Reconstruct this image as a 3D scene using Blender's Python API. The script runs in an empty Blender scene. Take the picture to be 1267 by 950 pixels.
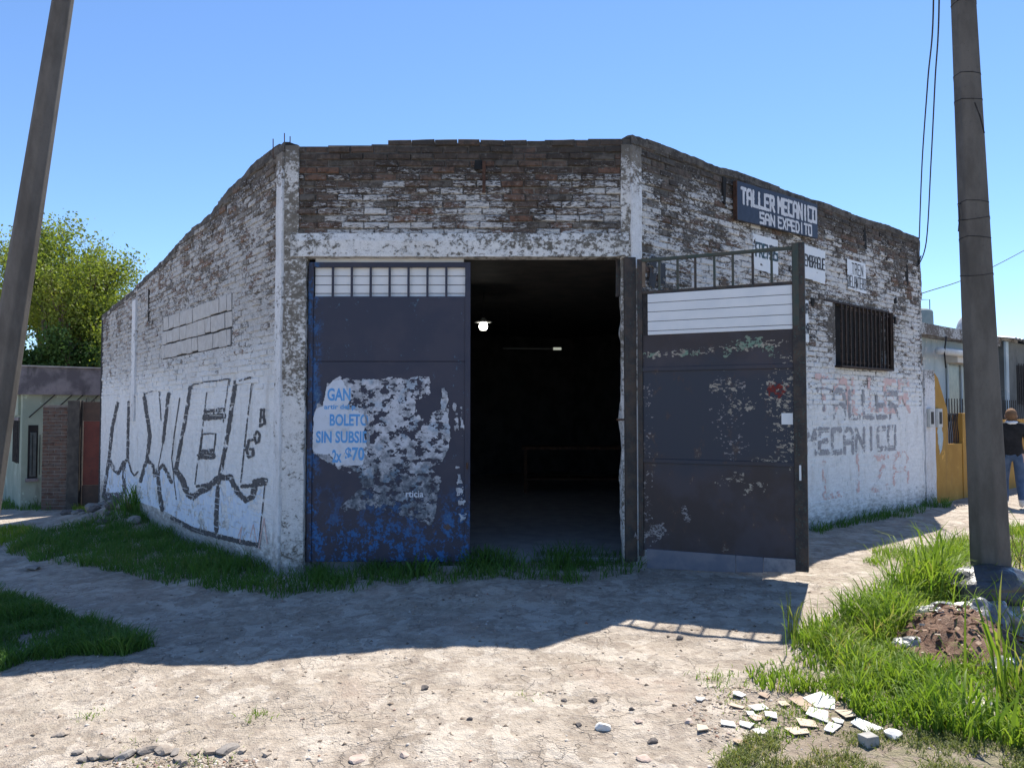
import bpy, bmesh, math, random
import numpy as np
from mathutils import Vector, Matrix
R = math.radians
random.seed(7); rng = np.random.default_rng(7)
scene = bpy.context.scene
C = scene.collection

# ------------------------------------------------------------------ camera, sky, sun, exposure
F, CX, CY, PITCH = 930.0, 633.5, 475.0, R(2.0)
CAMP = Vector((0, 0, 1.7))
cd = bpy.data.cameras.new('camera'); cam = bpy.data.objects.new('camera', cd); C.objects.link(cam)
cd.sensor_width = 36; cd.lens = F / 1267 * 36; cd.clip_end = 2000
cam.location = CAMP; cam.rotation_euler = (R(90) + PITCH, 0, 0)
scene.camera = cam
SUNV = Vector((-0.82, -1.83, -3.33)).normalized()
w = bpy.data.worlds.new('World'); scene.world = w; w.use_nodes = True
nt = w.node_tree; bg = nt.nodes['Background']
sky = nt.nodes.new('ShaderNodeTexSky'); sky.sky_type = 'NISHITA'; sky.sun_disc = False
sky.sun_elevation = math.asin(-SUNV.z); sky.sun_rotation = math.atan2(0.82, 1.83)
sky.air_density = 1.0; sky.dust_density = 0.0; sky.ozone_density = 8.0; sky.altitude = 800
nt.links.new(sky.outputs[0], bg.inputs[0]); bg.inputs[1].default_value = 0.11
sl = bpy.data.lights.new('sun', 'SUN'); sl.energy = 5.0; sl.angle = R(0.5); sl.color = (1, .94, .84)
so = bpy.data.objects.new('sun', sl); C.objects.link(so); so.rotation_euler = SUNV.to_track_quat('-Z', 'Y').to_euler()
so.location = (8, 18, 30)
vs = scene.view_settings; vs.view_transform = 'Standard'; vs.look = 'None'; vs.exposure = 0.92; vs.gamma = 1

# ------------------------------------------------------------------ numeric helpers
_tab = rng.random((256, 256))
def vn(x, y, s=0):
    x = np.asarray(x, float) + 37.3 * s; y = np.asarray(y, float) + 91.7 * s
    xi = np.floor(x).astype(int); yi = np.floor(y).astype(int)
    fx = x - xi; fy = y - yi; fx = fx * fx * (3 - 2 * fx); fy = fy * fy * (3 - 2 * fy)
    t = lambda a, b: _tab[a & 255, b & 255]
    return (t(xi, yi) * (1 - fx) + t(xi + 1, yi) * fx) * (1 - fy) + (t(xi, yi + 1) * (1 - fx) + t(xi + 1, yi + 1) * fx) * fy
def fbm(x, y, o=4, s=0, g=.5):
    v = 0; a = 1; n = 0
    for k in range(o):
        v = v + a * vn(np.asarray(x) * 2 ** k, np.asarray(y) * 2 ** k, s + k); n += a; a *= g
    return v / n
def sst(a, b, x): t = np.clip((x - a) / (b - a), 0, 1); return t * t * (3 - 2 * t)

def ray(px, py):
    dx = (px - CX) / F; dy = (CY - py) / F
    return Vector((dx, math.cos(PITCH) - dy * math.sin(PITCH), math.sin(PITCH) + dy * math.cos(PITCH)))
def at_y(px, py, Y):
    d = ray(px, py); return CAMP + d * (Y / d.y)

class Frame:                      # a vertical plane: u along d, w outward along n, z up
    def __init__(s, o, ang_d, side=1):
        s.o = Vector((o[0], o[1], 0)); s.d = Vector((ang_d[0], ang_d[1], 0)).normalized()
        s.n = Vector((s.d.y, -s.d.x, 0)) * side
    def P(s, u, w_, z): return s.o + s.d * u + s.n * w_ + Vector((0, 0, z))
    def uz(s, px, py, w_=0):
        r = ray(px, py); o = s.o + s.n * w_
        t = (o - CAMP).xy.dot(s.n.xy) / r.xy.dot(s.n.xy)
        p = CAMP + r * t
        return (p - s.o).dot(s.d), p.z
    def mat(s, u, w_, z):
        m = Matrix((s.d, s.n, Vector((0, 0, 1)))).transposed().to_4x4(); m.translation = s.P(u, w_, z); return m

A = (-2.545, 8.3); B = (1.34, 8.3)
LD = (-.6225, .7826); RD = (.7604, .6494)
FW = Frame(A, (1, 0)); LW = Frame(A, LD, -1); RW = Frame(B, RD)
LLEN, RLEN = 10.3, 7.84
LE = LW.P(LLEN, 0, 0); RE = RW.P(RLEN, 0, 0)

def H(x, y):                      # ground height
    x = np.asarray(x, float); y = np.asarray(y, float)
    z = -0.05 * np.clip(-x - .3, 0, 14)
    z = z - 0.042 * np.clip(7.7 - y, 0, 5) * sst(3.0, .5, x)
    ul = (x - A[0]) * LD[0] + (y - A[1]) * LD[1]; wl = (x - A[0]) * LW.n.x + (y - A[1]) * LW.n.y
    z = z + .34 * np.exp(-((ul - 7.6) / 1.5) ** 2 - ((wl - .1) / .55) ** 2)
    z = z + .10 * np.exp(-((x - 4.4) / .9) ** 2 - ((y - 6.3) / .9) ** 2)
    z = z - .03 * np.exp(-((x + .3) / 1.6) ** 2 - ((y - 6.7) / .5) ** 2)
    near = sst(30, 12, np.hypot(x, y))
    z = z + near * (.06 * (fbm(x * .7, y * .7, 3, 3) - .5) + .045 * (fbm(x * 2.3, y * 2.3, 4, 9) - .5) + .022 * (fbm(x * 9, y * 9, 3, 5) - .5))
    ye = 3.78 + .22 * (fbm(x * 2, x * 0, 4, 11) - .5) + .03 * x
    z = z - .06 * sst(.03, -.03, y - ye) * sst(-2.6, -2.3, x) * sst(-1.1, -1.35, x)
    return z
def h1(x, y): return float(H(x, y))
def gp(px, py, dz=0):
    d = ray(px, py); z = 0
    for _ in range(12):
        t = (z - CAMP.z) / d.z; p = CAMP + d * t; z = h1(p.x, p.y)
    return Vector((p.x, p.y, z + dz))

# ------------------------------------------------------------------ mesh helpers
class MB:
    def __init__(s): s.v = []; s.f = []
    def add(s, vs_, fs):
        o = len(s.v); s.v += [tuple(p) for p in vs_]; s.f += [tuple(i + o for i in f) for f in fs]
    def box(s, fr, u0, u1, w0, w1, z0, z1, j=0):
        ps = [fr.P(u, w_, z) for z in (z0, z1) for w_ in (w0, w1) for u in (u0, u1)]
        if j: ps = [p + Vector((random.uniform(-j, j), random.uniform(-j, j), random.uniform(-j, j))) for p in ps]
        s.add(ps, [(0, 1, 3, 2), (4, 6, 7, 5), (0, 4, 5, 1), (2, 3, 7, 6), (0, 2, 6, 4), (1, 5, 7, 3)])
        return s
    def hexa(s, ps):              # 8 points: bottom ring 4, top ring 4
        s.add(ps, [(3, 2, 1, 0), (4, 5, 6, 7), (0, 1, 5, 4), (1, 2, 6, 5), (2, 3, 7, 6), (3, 0, 4, 7)]); return s
    def tube(s, pts, rad, n=6, cap=True):
        pts = [Vector(p) for p in pts]
        if not hasattr(rad, '__len__'): rad = [rad] * len(pts)
        ref = None; rings = []
        for i, p in enumerate(pts):
            t = (pts[min(i + 1, len(pts) - 1)] - pts[max(i - 1, 0)]).normalized()
            if ref is None: ref = t.orthogonal().normalized()
            ref = (ref - t * ref.dot(t)).normalized(); b = t.cross(ref)
            rings.append([p + (ref * math.cos(2 * math.pi * k / n) + b * math.sin(2 * math.pi * k / n)) * rad[i] for k in range(n)])
        vs_ = [q for r_ in rings for q in r_]; fs = []
        for i in range(len(pts) - 1):
            for k in range(n):
                a = i * n + k; b_ = i * n + (k + 1) % n
                fs.append((a, b_, b_ + n, a + n))
        if cap: fs += [tuple(range(n))[::-1], tuple(range((len(pts) - 1) * n, len(pts) * n))]
        s.add(vs_, fs); return s
    def prism(s, ring0, ring1):   # two rings of equal length
        n = len(ring0)
        s.add(list(ring0) + list(ring1), [tuple(range(n))[::-1], tuple(range(n, 2 * n))] + [(k, (k + 1) % n, (k + 1) % n + n, k + n) for k in range(n)])
        return s
    def build(s, name, mat, parent=None, smooth=False, bevel=0):
        me = bpy.data.meshes.new(name); me.from_pydata(s.v, [], s.f); me.update()
        bm = bmesh.new(); bm.from_mesh(me); bmesh.ops.recalc_face_normals(bm, faces=bm.faces); bm.to_mesh(me); bm.free()
        return link(name, me, mat, parent, smooth, bevel)
def link(name, me, mat, parent=None, smooth=False, bevel=0):
    o = bpy.data.objects.new(name, me); C.objects.link(o)
    if mat: me.materials.append(mat)
    if smooth: me.polygons.foreach_set('use_smooth', [True] * len(me.polygons))
    if bevel:
        b = o.modifiers.new('bevel', 'BEVEL'); b.width = bevel; b.segments = 2; b.limit_method = 'ANGLE'
    if parent: setpar(o, parent)
    return o
def setpar(o, p):
    m = o.matrix_world.copy() if o.parent is None else o.matrix_basis.copy()
    o.parent = p; o.matrix_parent_inverse = Matrix.Translation(-Vector(p.get('_loc', (0, 0, 0)))) if p.type == 'EMPTY' else Matrix()
def thing(name, label, cat, loc=(0, 0, 0), group=None):
    o = bpy.data.objects.new(name, None); C.objects.link(o); o.location = loc; o['_loc'] = tuple(loc); o.empty_display_size = .2
    return tag(o, label, cat, group)
def tag(o, label=None, cat=None, group=None, kind=None):
    if label: o['label'] = label
    if cat: o['category'] = cat
    if group: o['group'] = group
    if kind: o['kind'] = kind
    return o
def bx(name, mat, parent, fr, u0, u1, w0, w1, z0, z1, bevel=0, j=0):
    return MB().box(fr, u0, u1, w0, w1, z0, z1, j).build(name, mat, parent, False, bevel)

# ------------------------------------------------------------------ materials
class NB:
    def __init__(s, m): s.t = m.node_tree; s.n = s.t.nodes; s.l = s.t.links; s.bs = s.n['Principled BSDF']
    def new(s, t, **k):
        n = s.n.new(t)
        for a, b in k.items(): setattr(n, a, b)
        return n
    def put(s, n, i, v):
        if v is None: return
        if isinstance(v, bpy.types.NodeSocket): s.l.new(v, n.inputs[i])
        else:
            if isinstance(v, tuple) and len(v) == 3 and n.inputs[i].type == 'RGBA': v = (*v, 1)
            n.inputs[i].default_value = v
    def pos(s): return s.new('ShaderNodeNewGeometry').outputs['Position']
    def vmul(s, v, k):
        n = s.new('ShaderNodeVectorMath', operation='MULTIPLY'); s.put(n, 0, v); s.put(n, 1, k); return n.outputs[0]
    def vadd(s, v, k):
        n = s.new('ShaderNodeVectorMath', operation='ADD'); s.put(n, 0, v); s.put(n, 1, k); return n.outputs[0]
    def noise(s, vec, sc, det=5, ro=.55, dist=0, col=False):
        n = s.new('ShaderNodeTexNoise'); s.put(n, 'Vector', vec); n.inputs['Scale'].default_value = sc; n.inputs['Detail'].default_value = det
        n.inputs['Roughness'].default_value = ro; n.inputs['Distortion'].default_value = dist; return n.outputs[1 if col else 0]
    def vor(s, vec, sc, feat='F1', out='Distance', rnd=1):
        n = s.new('ShaderNodeTexVoronoi', feature=feat); s.put(n, 'Vector', vec); n.inputs['Scale'].default_value = sc; n.inputs['Randomness'].default_value = rnd; return n.outputs[out]
    def m(s, op, a, b=None, c=None, clamp=False):
        n = s.new('ShaderNodeMath', operation=op); n.use_clamp = clamp; s.put(n, 0, a); s.put(n, 1, b); s.put(n, 2, c); return n.outputs[0]
    def mr(s, v, a, b, c=0, d=1):
        n = s.new('ShaderNodeMapRange'); n.interpolation_type = 'SMOOTHSTEP'; s.put(n, 0, v)
        for i, q in enumerate((a, b, c, d)): s.put(n, i + 1, q)
        return n.outputs[0]
    def mix(s, f, a, b, mode='MIX'):
        n = s.new('ShaderNodeMix', data_type='RGBA', blend_type=mode); s.put(n, 0, f); s.put(n, 6, a); s.put(n, 7, b); return n.outputs[2]
    def ramp(s, v, stops, const=False):
        n = s.new('ShaderNodeValToRGB'); s.put(n, 0, v); e = n.color_ramp.elements
        if const: n.color_ramp.interpolation = 'CONSTANT'
        while len(e) < len(stops): e.new(.5)
        for q, (p, c) in zip(e, stops):
            q.position = p; q.color = (c, c, c, 1) if not isinstance(c, tuple) else (*c, 1)
        return n.outputs[0]
    def sep(s, v):
        n = s.new('ShaderNodeSeparateXYZ'); s.put(n, 0, v); return n.outputs
    def attr(s, name, typ='GEOMETRY'):
        n = s.new('ShaderNodeAttribute'); n.attribute_name = name; n.attribute_type = typ; return n
    def objr(s): return s.new('ShaderNodeObjectInfo').outputs['Random']
    def bump(s, h, st=.5, d=.01):
        n = s.new('ShaderNodeBump'); s.put(n, 'Height', h); n.inputs['Strength'].default_value = st; n.inputs['Distance'].default_value = d
        s.l.new(n.outputs[0], s.bs.inputs['Normal'])
def mat(name, fn=None, rough=.85, metal=0, spec=.3, col=None):
    m = bpy.data.materials.new(name); m.use_nodes = True; b = NB(m)
    b.bs.inputs['Roughness'].default_value = rough; b.bs.inputs['Metallic'].default_value = metal; b.bs.inputs['Specular IOR Level'].default_value = spec
    if col: b.put(b.bs, 'Base Color', col)
    if fn:
        c = fn(b)
        if c is not None: b.put(b.bs, 'Base Color', c)
    return m
def mottled(name, c1, c2, sc=4, rough=.85, metal=0, bump=.3, c3=None, bd=.006, spec=.3, stretch=(1, 1, 1)):
    def fn(b):
        p = b.vmul(b.pos(), stretch); n = b.noise(p, sc, 7, .62); n2 = b.noise(p, sc * 6, 5, .6)
        c = b.mix(b.mr(n, .36, .64), c1, c2)
        if c3: c = b.mix(b.mr(n2, .55, .68), c, c3)
        b.bump(b.m('ADD', n2, n), bump, bd); return c
    return mat(name, fn, rough, metal, spec)

def wall_mat(name, thr, base, mould_z, mould_amt=.9, rnd=None, seed=0.0, white=(.80, .81, .82), cement=False, hs=2.6, grime=0.0):
    """whitewash over brick / cement: thr = ramp stops over z/5 of how much paint is gone"""
    def fn(b):
        p0 = b.pos(); p = b.vadd(p0, (seed, seed * 1.7, 0)); z = b.sep(p0)[2]
        ph = b.vmul(p, (1, 1, 1.3 if cement else hs))
        n1 = b.noise(p, 1.5, 4, .5); n2 = b.noise(ph, 13 if cement else 7, 9, .72); n3 = b.noise(ph, 22, 6, .75); n4 = b.noise(p, 90, 2)
        cov = b.m('ADD', b.m('MULTIPLY', n1, .28), b.m('ADD', b.m('MULTIPLY', n2, .34), b.m('MULTIPLY', n3, .38)))
        zz = b.m('DIVIDE', b.m('ADD', z, b.m('MULTIPLY', b.m('SUBTRACT', n1, .5), 1.1)), 5)
        th = b.ramp(zz, thr)
        if rnd == 'attr': rv = b.attr('rnd').outputs['Fac']
        elif rnd == 'obj': rv = b.objr()
        else: rv = b.noise(p, 5, 2)
        th = b.m('ADD', th, b.m('MULTIPLY', b.m('SUBTRACT', rv, .5), .09))
        pm = b.mr(b.m('SUBTRACT', cov, th), -.018, .03)
        if cement: bc = b.mix(b.mr(n2, .35, .65), base[0], base[1])
        else:
            bc = b.ramp(rv, [(0, tuple(q * .45 for q in base[0])), (.3, base[0]), (.62, base[1]), (.8, tuple(q * f_ for q, f_ in zip(base[1], (1.35, 1.0, .85)))), (.92, base[2]), (1, tuple(q * 1.5 for q in base[2]))])
            bc = b.mix(b.m('MULTIPLY', b.mr(b.noise(p, 13, 7, .75), .45, .6), .75), bc, tuple(q * .5 for q in base[0]))
            bc = b.mix(b.m('MULTIPLY', b.mr(b.noise(p, 19, 5, .7), .56, .66), .6), bc, (.24, .22, .20))
        wc = b.mix(b.mr(n2, .3, .7), tuple(q * .84 for q in white), white)
        wc = b.mix(b.m('MULTIPLY', b.mr(b.noise(b.vmul(p, (1, 1, .25)), 4.5, 6, .65), .5, .75), .45), wc, (.42, .39, .34))
        if grime:
            wc = b.mix(b.m('MULTIPLY', b.mr(b.m('ADD', zz, b.m('MULTIPLY', b.m('SUBTRACT', n2, .5), .25)), .36, .6), grime), wc, b.mix(b.mr(n3, .4, .6), (.26, .245, .235), (.48, .47, .46)))
        c = b.mix(pm, bc, wc)
        md = b.m('MULTIPLY', b.mr(b.m('ADD', z, b.m('MULTIPLY', b.m('SUBTRACT', n2, .5), 1.5)), mould_z[0], mould_z[1]), mould_amt)
        c = b.mix(md, c, b.mix(n3, (.028, .026, .025), (.085, .078, .07)))
        c = b.mix(b.m('MULTIPLY', b.mr(n4, .5, .75), .35), c, (.12, .11, .10))
        st = b.m('MULTIPLY', b.mr(b.m('ADD', z, b.m('MULTIPLY', b.m('SUBTRACT', n2, .5), 1.3)), .42, -.1), .7)
        c = b.mix(st, c, b.mix(n3, (.10, .09, .075), (.24, .22, .19)))
        b.bump(b.m('ADD', b.m('MULTIPLY', pm, .5), b.m('ADD', b.m('MULTIPLY', n3, 1.2), b.m('MULTIPLY', n4, .4))), .7, .006)
        return c
    return mat(name, fn, .93, 0, .15)
BR = [(.075, .056, .047), (.135, .10, .082), (.105, .095, .085)]
BRL = [(.11, .092, .08), (.175, .148, .126), (.17, .16, .146)]
TH_F = [(0, .5), (.60, .49), (.72, .50), (.80, .515), (.87, .55), (.94, .65)]
TH_L = [(0, .26), (.36, .33), (.46, .43), (.70, .475), (.86, .505), (.94, .60)]
TH_R = [(0, .28), (.30, .34), (.40, .42), (.54, .485), (.80, .49), (.90, .54), (.97, .64)]
M = {}; HS = {'front': 4.6, 'left': 2.6, 'right': 2.8}; GRI = {'front': .62, 'left': .72, 'right': .42}
for k, thr, bs, mz in (('front', TH_F, BR, (4.2, 4.9)), ('left', TH_L, BRL, (4.1, 5.6)), ('right', TH_R, [(.07, .06, .055), (.125, .108, .096), (.11, .104, .098)], (4.2, 5.2))):
    M['brick_o_' + k] = wall_mat('brick_single_' + k, thr, bs, mz, .9, 'obj', 3.1, hs=HS[k], grime=GRI[k])
    M['brick_a_' + k] = wall_mat('brick_mass_' + k, thr, bs, mz, .9, 'attr', 3.1, hs=HS[k], grime=GRI[k])
    mb_ = [tuple(q * 1.05 for q in (.13, .12, .108)), (.17, .155, .14), (.20, .185, .165)]
    M['mortar_' + k] = wall_mat('mortar_' + k, [(a, c + (.03 if k != 'left' else .02)) for a, c in thr], mb_, mz, .8, None, 3.1, hs=HS[k], grime=GRI[k])
M['column'] = wall_mat('column_plaster', [(0, .46), (.25, .47), (.6, .5), (.66, .52), (.9, .5), (.97, .6)], [(.15, .135, .115), (.27, .25, .22)], (4.3, 5.0), .9, None, 9.0, (.72, .71, .70), True)
M['strip'] = wall_mat('strip_plaster', [(0, .38), (.3, .40), (.5, .43), (.62, .47), (.66, .40), (.8, .42), (.92, .56)], [(.17, .15, .13), (.28, .26, .23)], (4.5, 4.9), .9, None, 5.0, (.76, .77, .79), True)
M['lintel'] = wall_mat('lintel_plaster', [(0, .45), (.68, .45), (.74, .47), (.765, .60)], [(.13, .12, .105), (.25, .235, .21)], (4.4, 5), .3, None, 2.0, (.75, .75, .75), True)
M['block'] = mottled('hollow_block', (.46, .445, .43), (.54, .53, .52), 9, .95, c3=(.40, .38, .35))
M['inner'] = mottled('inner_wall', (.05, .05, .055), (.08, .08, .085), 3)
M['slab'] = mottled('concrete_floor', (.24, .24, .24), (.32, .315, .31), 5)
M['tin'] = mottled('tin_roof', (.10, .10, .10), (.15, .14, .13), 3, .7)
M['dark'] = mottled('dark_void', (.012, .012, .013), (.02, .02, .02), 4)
M['rust'] = mottled('rusty_steel', (.055, .032, .024), (.11, .055, .035), 14, .8, .2, c3=(.16, .10, .07))
M['iron'] = mottled('dark_iron', (.02, .02, .022), (.045, .04, .04), 14, .7, .2)

# ------------------------------------------------------------------ ground
def axis(a, b, step, far):
    c = list(np.arange(a, b + 1e-6, step)); s = step; lo = []; hi = []; x = a
    while x > -far: s *= 1.22; x -= s; lo.append(x)
    s = step; x = b
    while x < far: s *= 1.22; x += s; hi.append(x)
    return np.array(lo[::-1] + c + hi)
gx = axis(-8.0, 8.0, .045, 700); gy = axis(2.6, 12.0, .045, 700)
X, Y = np.meshgrid(gx, gy, indexing='ij'); Z = H(X, Y)
def grid_mesh(name, X, Y, Z):
    nx, ny = X.shape; idx = np.arange(nx * ny).reshape(nx, ny)
    q = np.stack([idx[:-1, :-1], idx[1:, :-1], idx[1:, 1:], idx[:-1, 1:]], -1).reshape(-1, 4)
    return arr_mesh(name, np.stack([X, Y, Z], -1).reshape(-1, 3), q)
def arr_mesh(name, v, q, tri=None):
    me = bpy.data.meshes.new(name); v = np.asarray(v, np.float32)
    nq = len(q) if q is not None else 0; ntr = len(tri) if tri is not None else 0
    me.vertices.add(len(v)); me.vertices.foreach_set('co', v.ravel())
    lv = np.concatenate([np.asarray(q, np.int32).ravel() if nq else np.zeros(0, np.int32), np.asarray(tri, np.int32).ravel() if ntr else np.zeros(0, np.int32)])
    me.loops.add(len(lv)); me.loops.foreach_set('vertex_index', lv)
    me.polygons.add(nq + ntr)
    st = np.concatenate([np.arange(nq) * 4, nq * 4 + np.arange(ntr) * 3]).astype(np.int32)
    me.polygons.foreach_set('loop_start', st)
    me.update(calc_edges=True); me.validate(); return me
def ground_mat(b):
    p = b.pos(); x, y, z = b.sep(p)
    n1 = b.noise(p, .55, 5, .55); n2 = b.noise(p, 3.2, 8, .65); n3 = b.noise(p, 17, 6, .65); n4 = b.noise(p, 75, 3, .6)
    c = b.mix(b.mr(n2, .33, .68), (0.305, 0.258, 0.211), (0.476, 0.416, 0.350))
    c = b.mix(b.m('MULTIPLY', b.mr(n1, .45, .62), .55), c, (0.366, 0.315, 0.257))
    c = b.mix(b.m('MULTIPLY', b.mr(n3, .52, .70), .55), c, (0.573, 0.504, 0.436))
    c = b.mix(b.m('MULTIPLY', b.mr(n3, .46, .33), .45), c, (0.207, 0.164, 0.132))
    pd = b.vadd(p, b.vmul(b.noise(p, 5, 4, .6, 0, True), (.32, .32, 0)))
    v1 = b.vor(b.vmul(pd, (1, 1, 0)), 5.5, 'F1', 'Color'); v2 = b.vor(b.vmul(pd, (1, 1, 0)), 15, 'F1', 'Color'); cg = b.sep(v1)[0]; cg2 = b.sep(v2)[0]
    c = b.mix(b.m('MULTIPLY', b.mr(cg, .72, .80), .5), c, (0.561, 0.504, 0.436)); c = b.mix(b.m('MULTIPLY', b.mr(cg2, .22, .16), .4), c, (0.232, 0.189, 0.158))
    crm = b.m('MULTIPLY', b.mr(b.vor(pd, 5.5, 'DISTANCE_TO_EDGE'), .03, .0), b.mr(b.noise(p, 1.9, 3), .5, .58)); c = b.mix(b.m('MULTIPLY', crm, .35), c, (0.207, 0.170, 0.145))
    c = b.mix(b.m('MULTIPLY', b.mr(b.noise(p, 1.1, 4), .56, .66), .35), c, (0.403, 0.309, 0.251))
    # darker loose soil by the weeds on the right
    ds = b.m('MULTIPLY', b.mr(b.m('ADD', x, b.m('MULTIPLY', n2, .8)), 1.5, 2.1), b.mr(b.m('ADD', y, b.m('MULTIPLY', n2, 1.0)), 5.6, 4.9))
    c = b.mix(b.m('MULTIPLY', ds, .6), c, b.mix(n3, (.13, .095, .07), (.27, .21, .155)))
    gm = b.m('MULTIPLY', ds, b.mr(b.m('ADD', x, b.m('MULTIPLY', n2, 1.2)), 2.0, 2.7)); gm = b.m('MULTIPLY', gm, b.mr(n3, .40, .55))
    c = b.mix(b.m('MULTIPLY', gm, .45), c, (.15, .16, .07))
    flk = b.m('MULTIPLY', b.m('ADD', b.m('MULTIPLY', cg, .5), b.m('MULTIPLY', cg2, .28)), b.mr(n1, .35, .55))
    hgt = b.m('ADD', b.m('MULTIPLY', n3, 1.0), b.m('ADD', b.m('MULTIPLY', n4, .45), b.m('ADD', flk, b.m('MULTIPLY', crm, -.4))))
    b.bump(b.m('ADD', hgt, b.m('MULTIPLY', n2, 1.6)), .9, .035)
    return c
g = link('ground', grid_mesh('ground', X, Y, Z), mat('dirt', ground_mat, .96, 0, .1), None, True)
tag(g, 'dusty beige dirt ground in front of the workshop', 'ground', kind='structure')

# ------------------------------------------------------------------ workshop: walls, columns, bricks
ws = thing('workshop_building', 'whitewashed weathered brick corner workshop with a wide gate opening', 'workshop', (A[0], A[1], 0))
CH = .0775; BL = .265; BD = .11
zt_front0 = FW.uz(352, 177)[1]; zt_front1 = FW.uz(775, 166)[1]
zt_r0 = zt_front1 + .0; zt_r1 = RW.uz(1131, 291)[1]
zl0 = FW.uz(560, 318)[1]; zl1 = FW.uz(560, 289)[1]            # lintel bottom / top
uo0 = FW.uz(378, 400)[0]; uo1 = FW.uz(777, 400)[0]            # opening
def top_left(u, smooth=False):
    pts = [(0, zt_front0 + .02)]
    for px, py in ((318, 197), (299, 219), (283, 233), (262, 262), (229, 290), (205, 318), (179, 343), (165, 358), (127, 389)):
        a = LW.uz(px, py); pts.append(a)
    us = [p[0] for p in pts]; zs = [p[1] for p in pts]
    z = np.interp(u, us, zs); return z if smooth else np.floor(z / CH + .35) * CH
def top_right(u): return zt_r0 + (zt_r1 - zt_r0) * u / RLEN + .012 * np.sin(u * 3.1)
def top_front(u): return zt_front0 + (zt_front1 - zt_front0) * u / 3.885
# backing walls (mortar); bricks stand proud of them
def backing(name, fr, rects, mt):
    m = MB()
    for u0, u1, z0, z1, wf in rects: m.box(fr, u0, u1, -.16, wf, z0, z1)
    return m.build(name, mt, ws)
wu0, wz1 = RW.uz(1034, 376); wu1, wz0 = RW.uz(1098, 456)      # barred window
wz1 = (RW.uz(1034, 375)[1] + RW.uz(1098, 388)[1]) / 2; wz0 = (RW.uz(1036, 452)[1] + RW.uz(1096, 457)[1]) / 2
pu0 = LW.uz(201, 420)[0]; pu1 = LW.uz(286, 400)[0]; pz0 = LW.uz(201, 445)[1]; pz1 = LW.uz(285, 363)[1]
pu0, pu1 = min(pu0, pu1), max(pu0, pu1)
ZPL, ZPR = 1.95, 1.75
rl = []
n = 26
for i in range(n):
    u0, u1 = LLEN * i / n, LLEN * (i + 1) / n; zt = float(top_left((u0 + u1) / 2)) - .03
    rl.append((u0, u1, ZPL, zt, -.013))
rl.append((0, LLEN, -1.2, ZPL, -.002))
wall_left = backing('left_wall', LW, rl, M['mortar_left'])
tr = lambda u: float(top_right(u)) - .03
rr = [(0, RLEN, -.5, ZPR, -.002)]
n = 16
for i in range(n):
    u0, u1 = RLEN * i / n, RLEN * (i + 1) / n
    rr.append((u0, u1, wz1, tr((u0 + u1) / 2), -.013))
rr += [(0, wu0, ZPR, wz1, -.013), (wu1, RLEN, ZPR, wz1, -.013)]
if wz0 > ZPR: rr.append((wu0, wu1, ZPR, wz0, -.013))
wall_right = backing('right_wall', RW, rr, M['mortar_right'])
n = 8; rf = [(3.885 * i / n, 3.885 * (i + 1) / n, zl1 - .05, float(top_front(3.885 * (i + .5) / n)) - .04, -.022) for i in range(n)]
wall_front = backing('front_wall', FW, rf, M['mortar_front'])

def capping(fr, L, topf, mt, seed):
    m = MB(); n = int(L / .06); v = []; f = []
    for i in range(n + 1):
        u = L * i / n; z = float(topf(u)); e = (float(fbm(u * 4, seed, 5, seed, .7)) - .5) * .07; e2 = (float(fbm(u * 9, seed + 5, 4, seed, .6)) - .5) * .03
        for w_, z_ in ((.004 + e2, z - .09 + e), (.008 + e2, z + e * .7), (-.06, z + .012 + e), (-.15 + e2, z + e * .6), (-.158, z - .2)): v.append(fr.P(u, w_, z_))
    for i in range(n):
        for q in range(5): f.append((i * 5 + q, i * 5 + (q + 1) % 5, (i + 1) * 5 + (q + 1) % 5, (i + 1) * 5 + q))
    f += [tuple(range(5)), tuple(range(n * 5, n * 5 + 5))]; m.add(v, f); return m.build('capping', mt, ws)
CAPM = mottled('mould_capping', (.05, .046, .043), (.12, .11, .10), 7, .95, bump=.8, c3=(.17, .16, .145))
capping(LW, LLEN, lambda u: top_left(u, True) - .015, CAPM, 2); capping(RW, RLEN, lambda u: top_right(u) - .01, CAPM, 4)
def brick_mesh(L, h, mt, seed):
    r = random.Random(seed); m = MB(); j = lambda a: r.uniform(-a, a)
    c = .007
    fr_ = [(-L / 2 + c, -h / 2 + c), (0, -h / 2 + c), (L / 2 - c, -h / 2 + c), (L / 2 - c, h / 2 - c), (0, h / 2 - c), (-L / 2 + c, h / 2 - c)]
    bk = [(-L / 2, -h / 2), (0, -h / 2), (L / 2, -h / 2), (L / 2, h / 2), (0, h / 2), (-L / 2, h / 2)]
    v = [(x + j(.004), j(.003), z + j(.003)) for x, z in fr_] + [(x + j(.004), -.010 + j(.003), z + j(.003)) for x, z in bk] + [(x, -BD, z) for x, z in bk]
    f = [(0, 1, 4, 5), (1, 2, 3, 4)] + [(k, k + 6, (k + 1) % 6 + 6, (k + 1) % 6) for k in range(6)] + [(k + 6, k + 12, (k + 1) % 6 + 12, (k + 1) % 6 + 6) for k in range(6)] + [(12, 13, 14, 15, 16, 17)]
    m.add(v, f); return m
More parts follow.
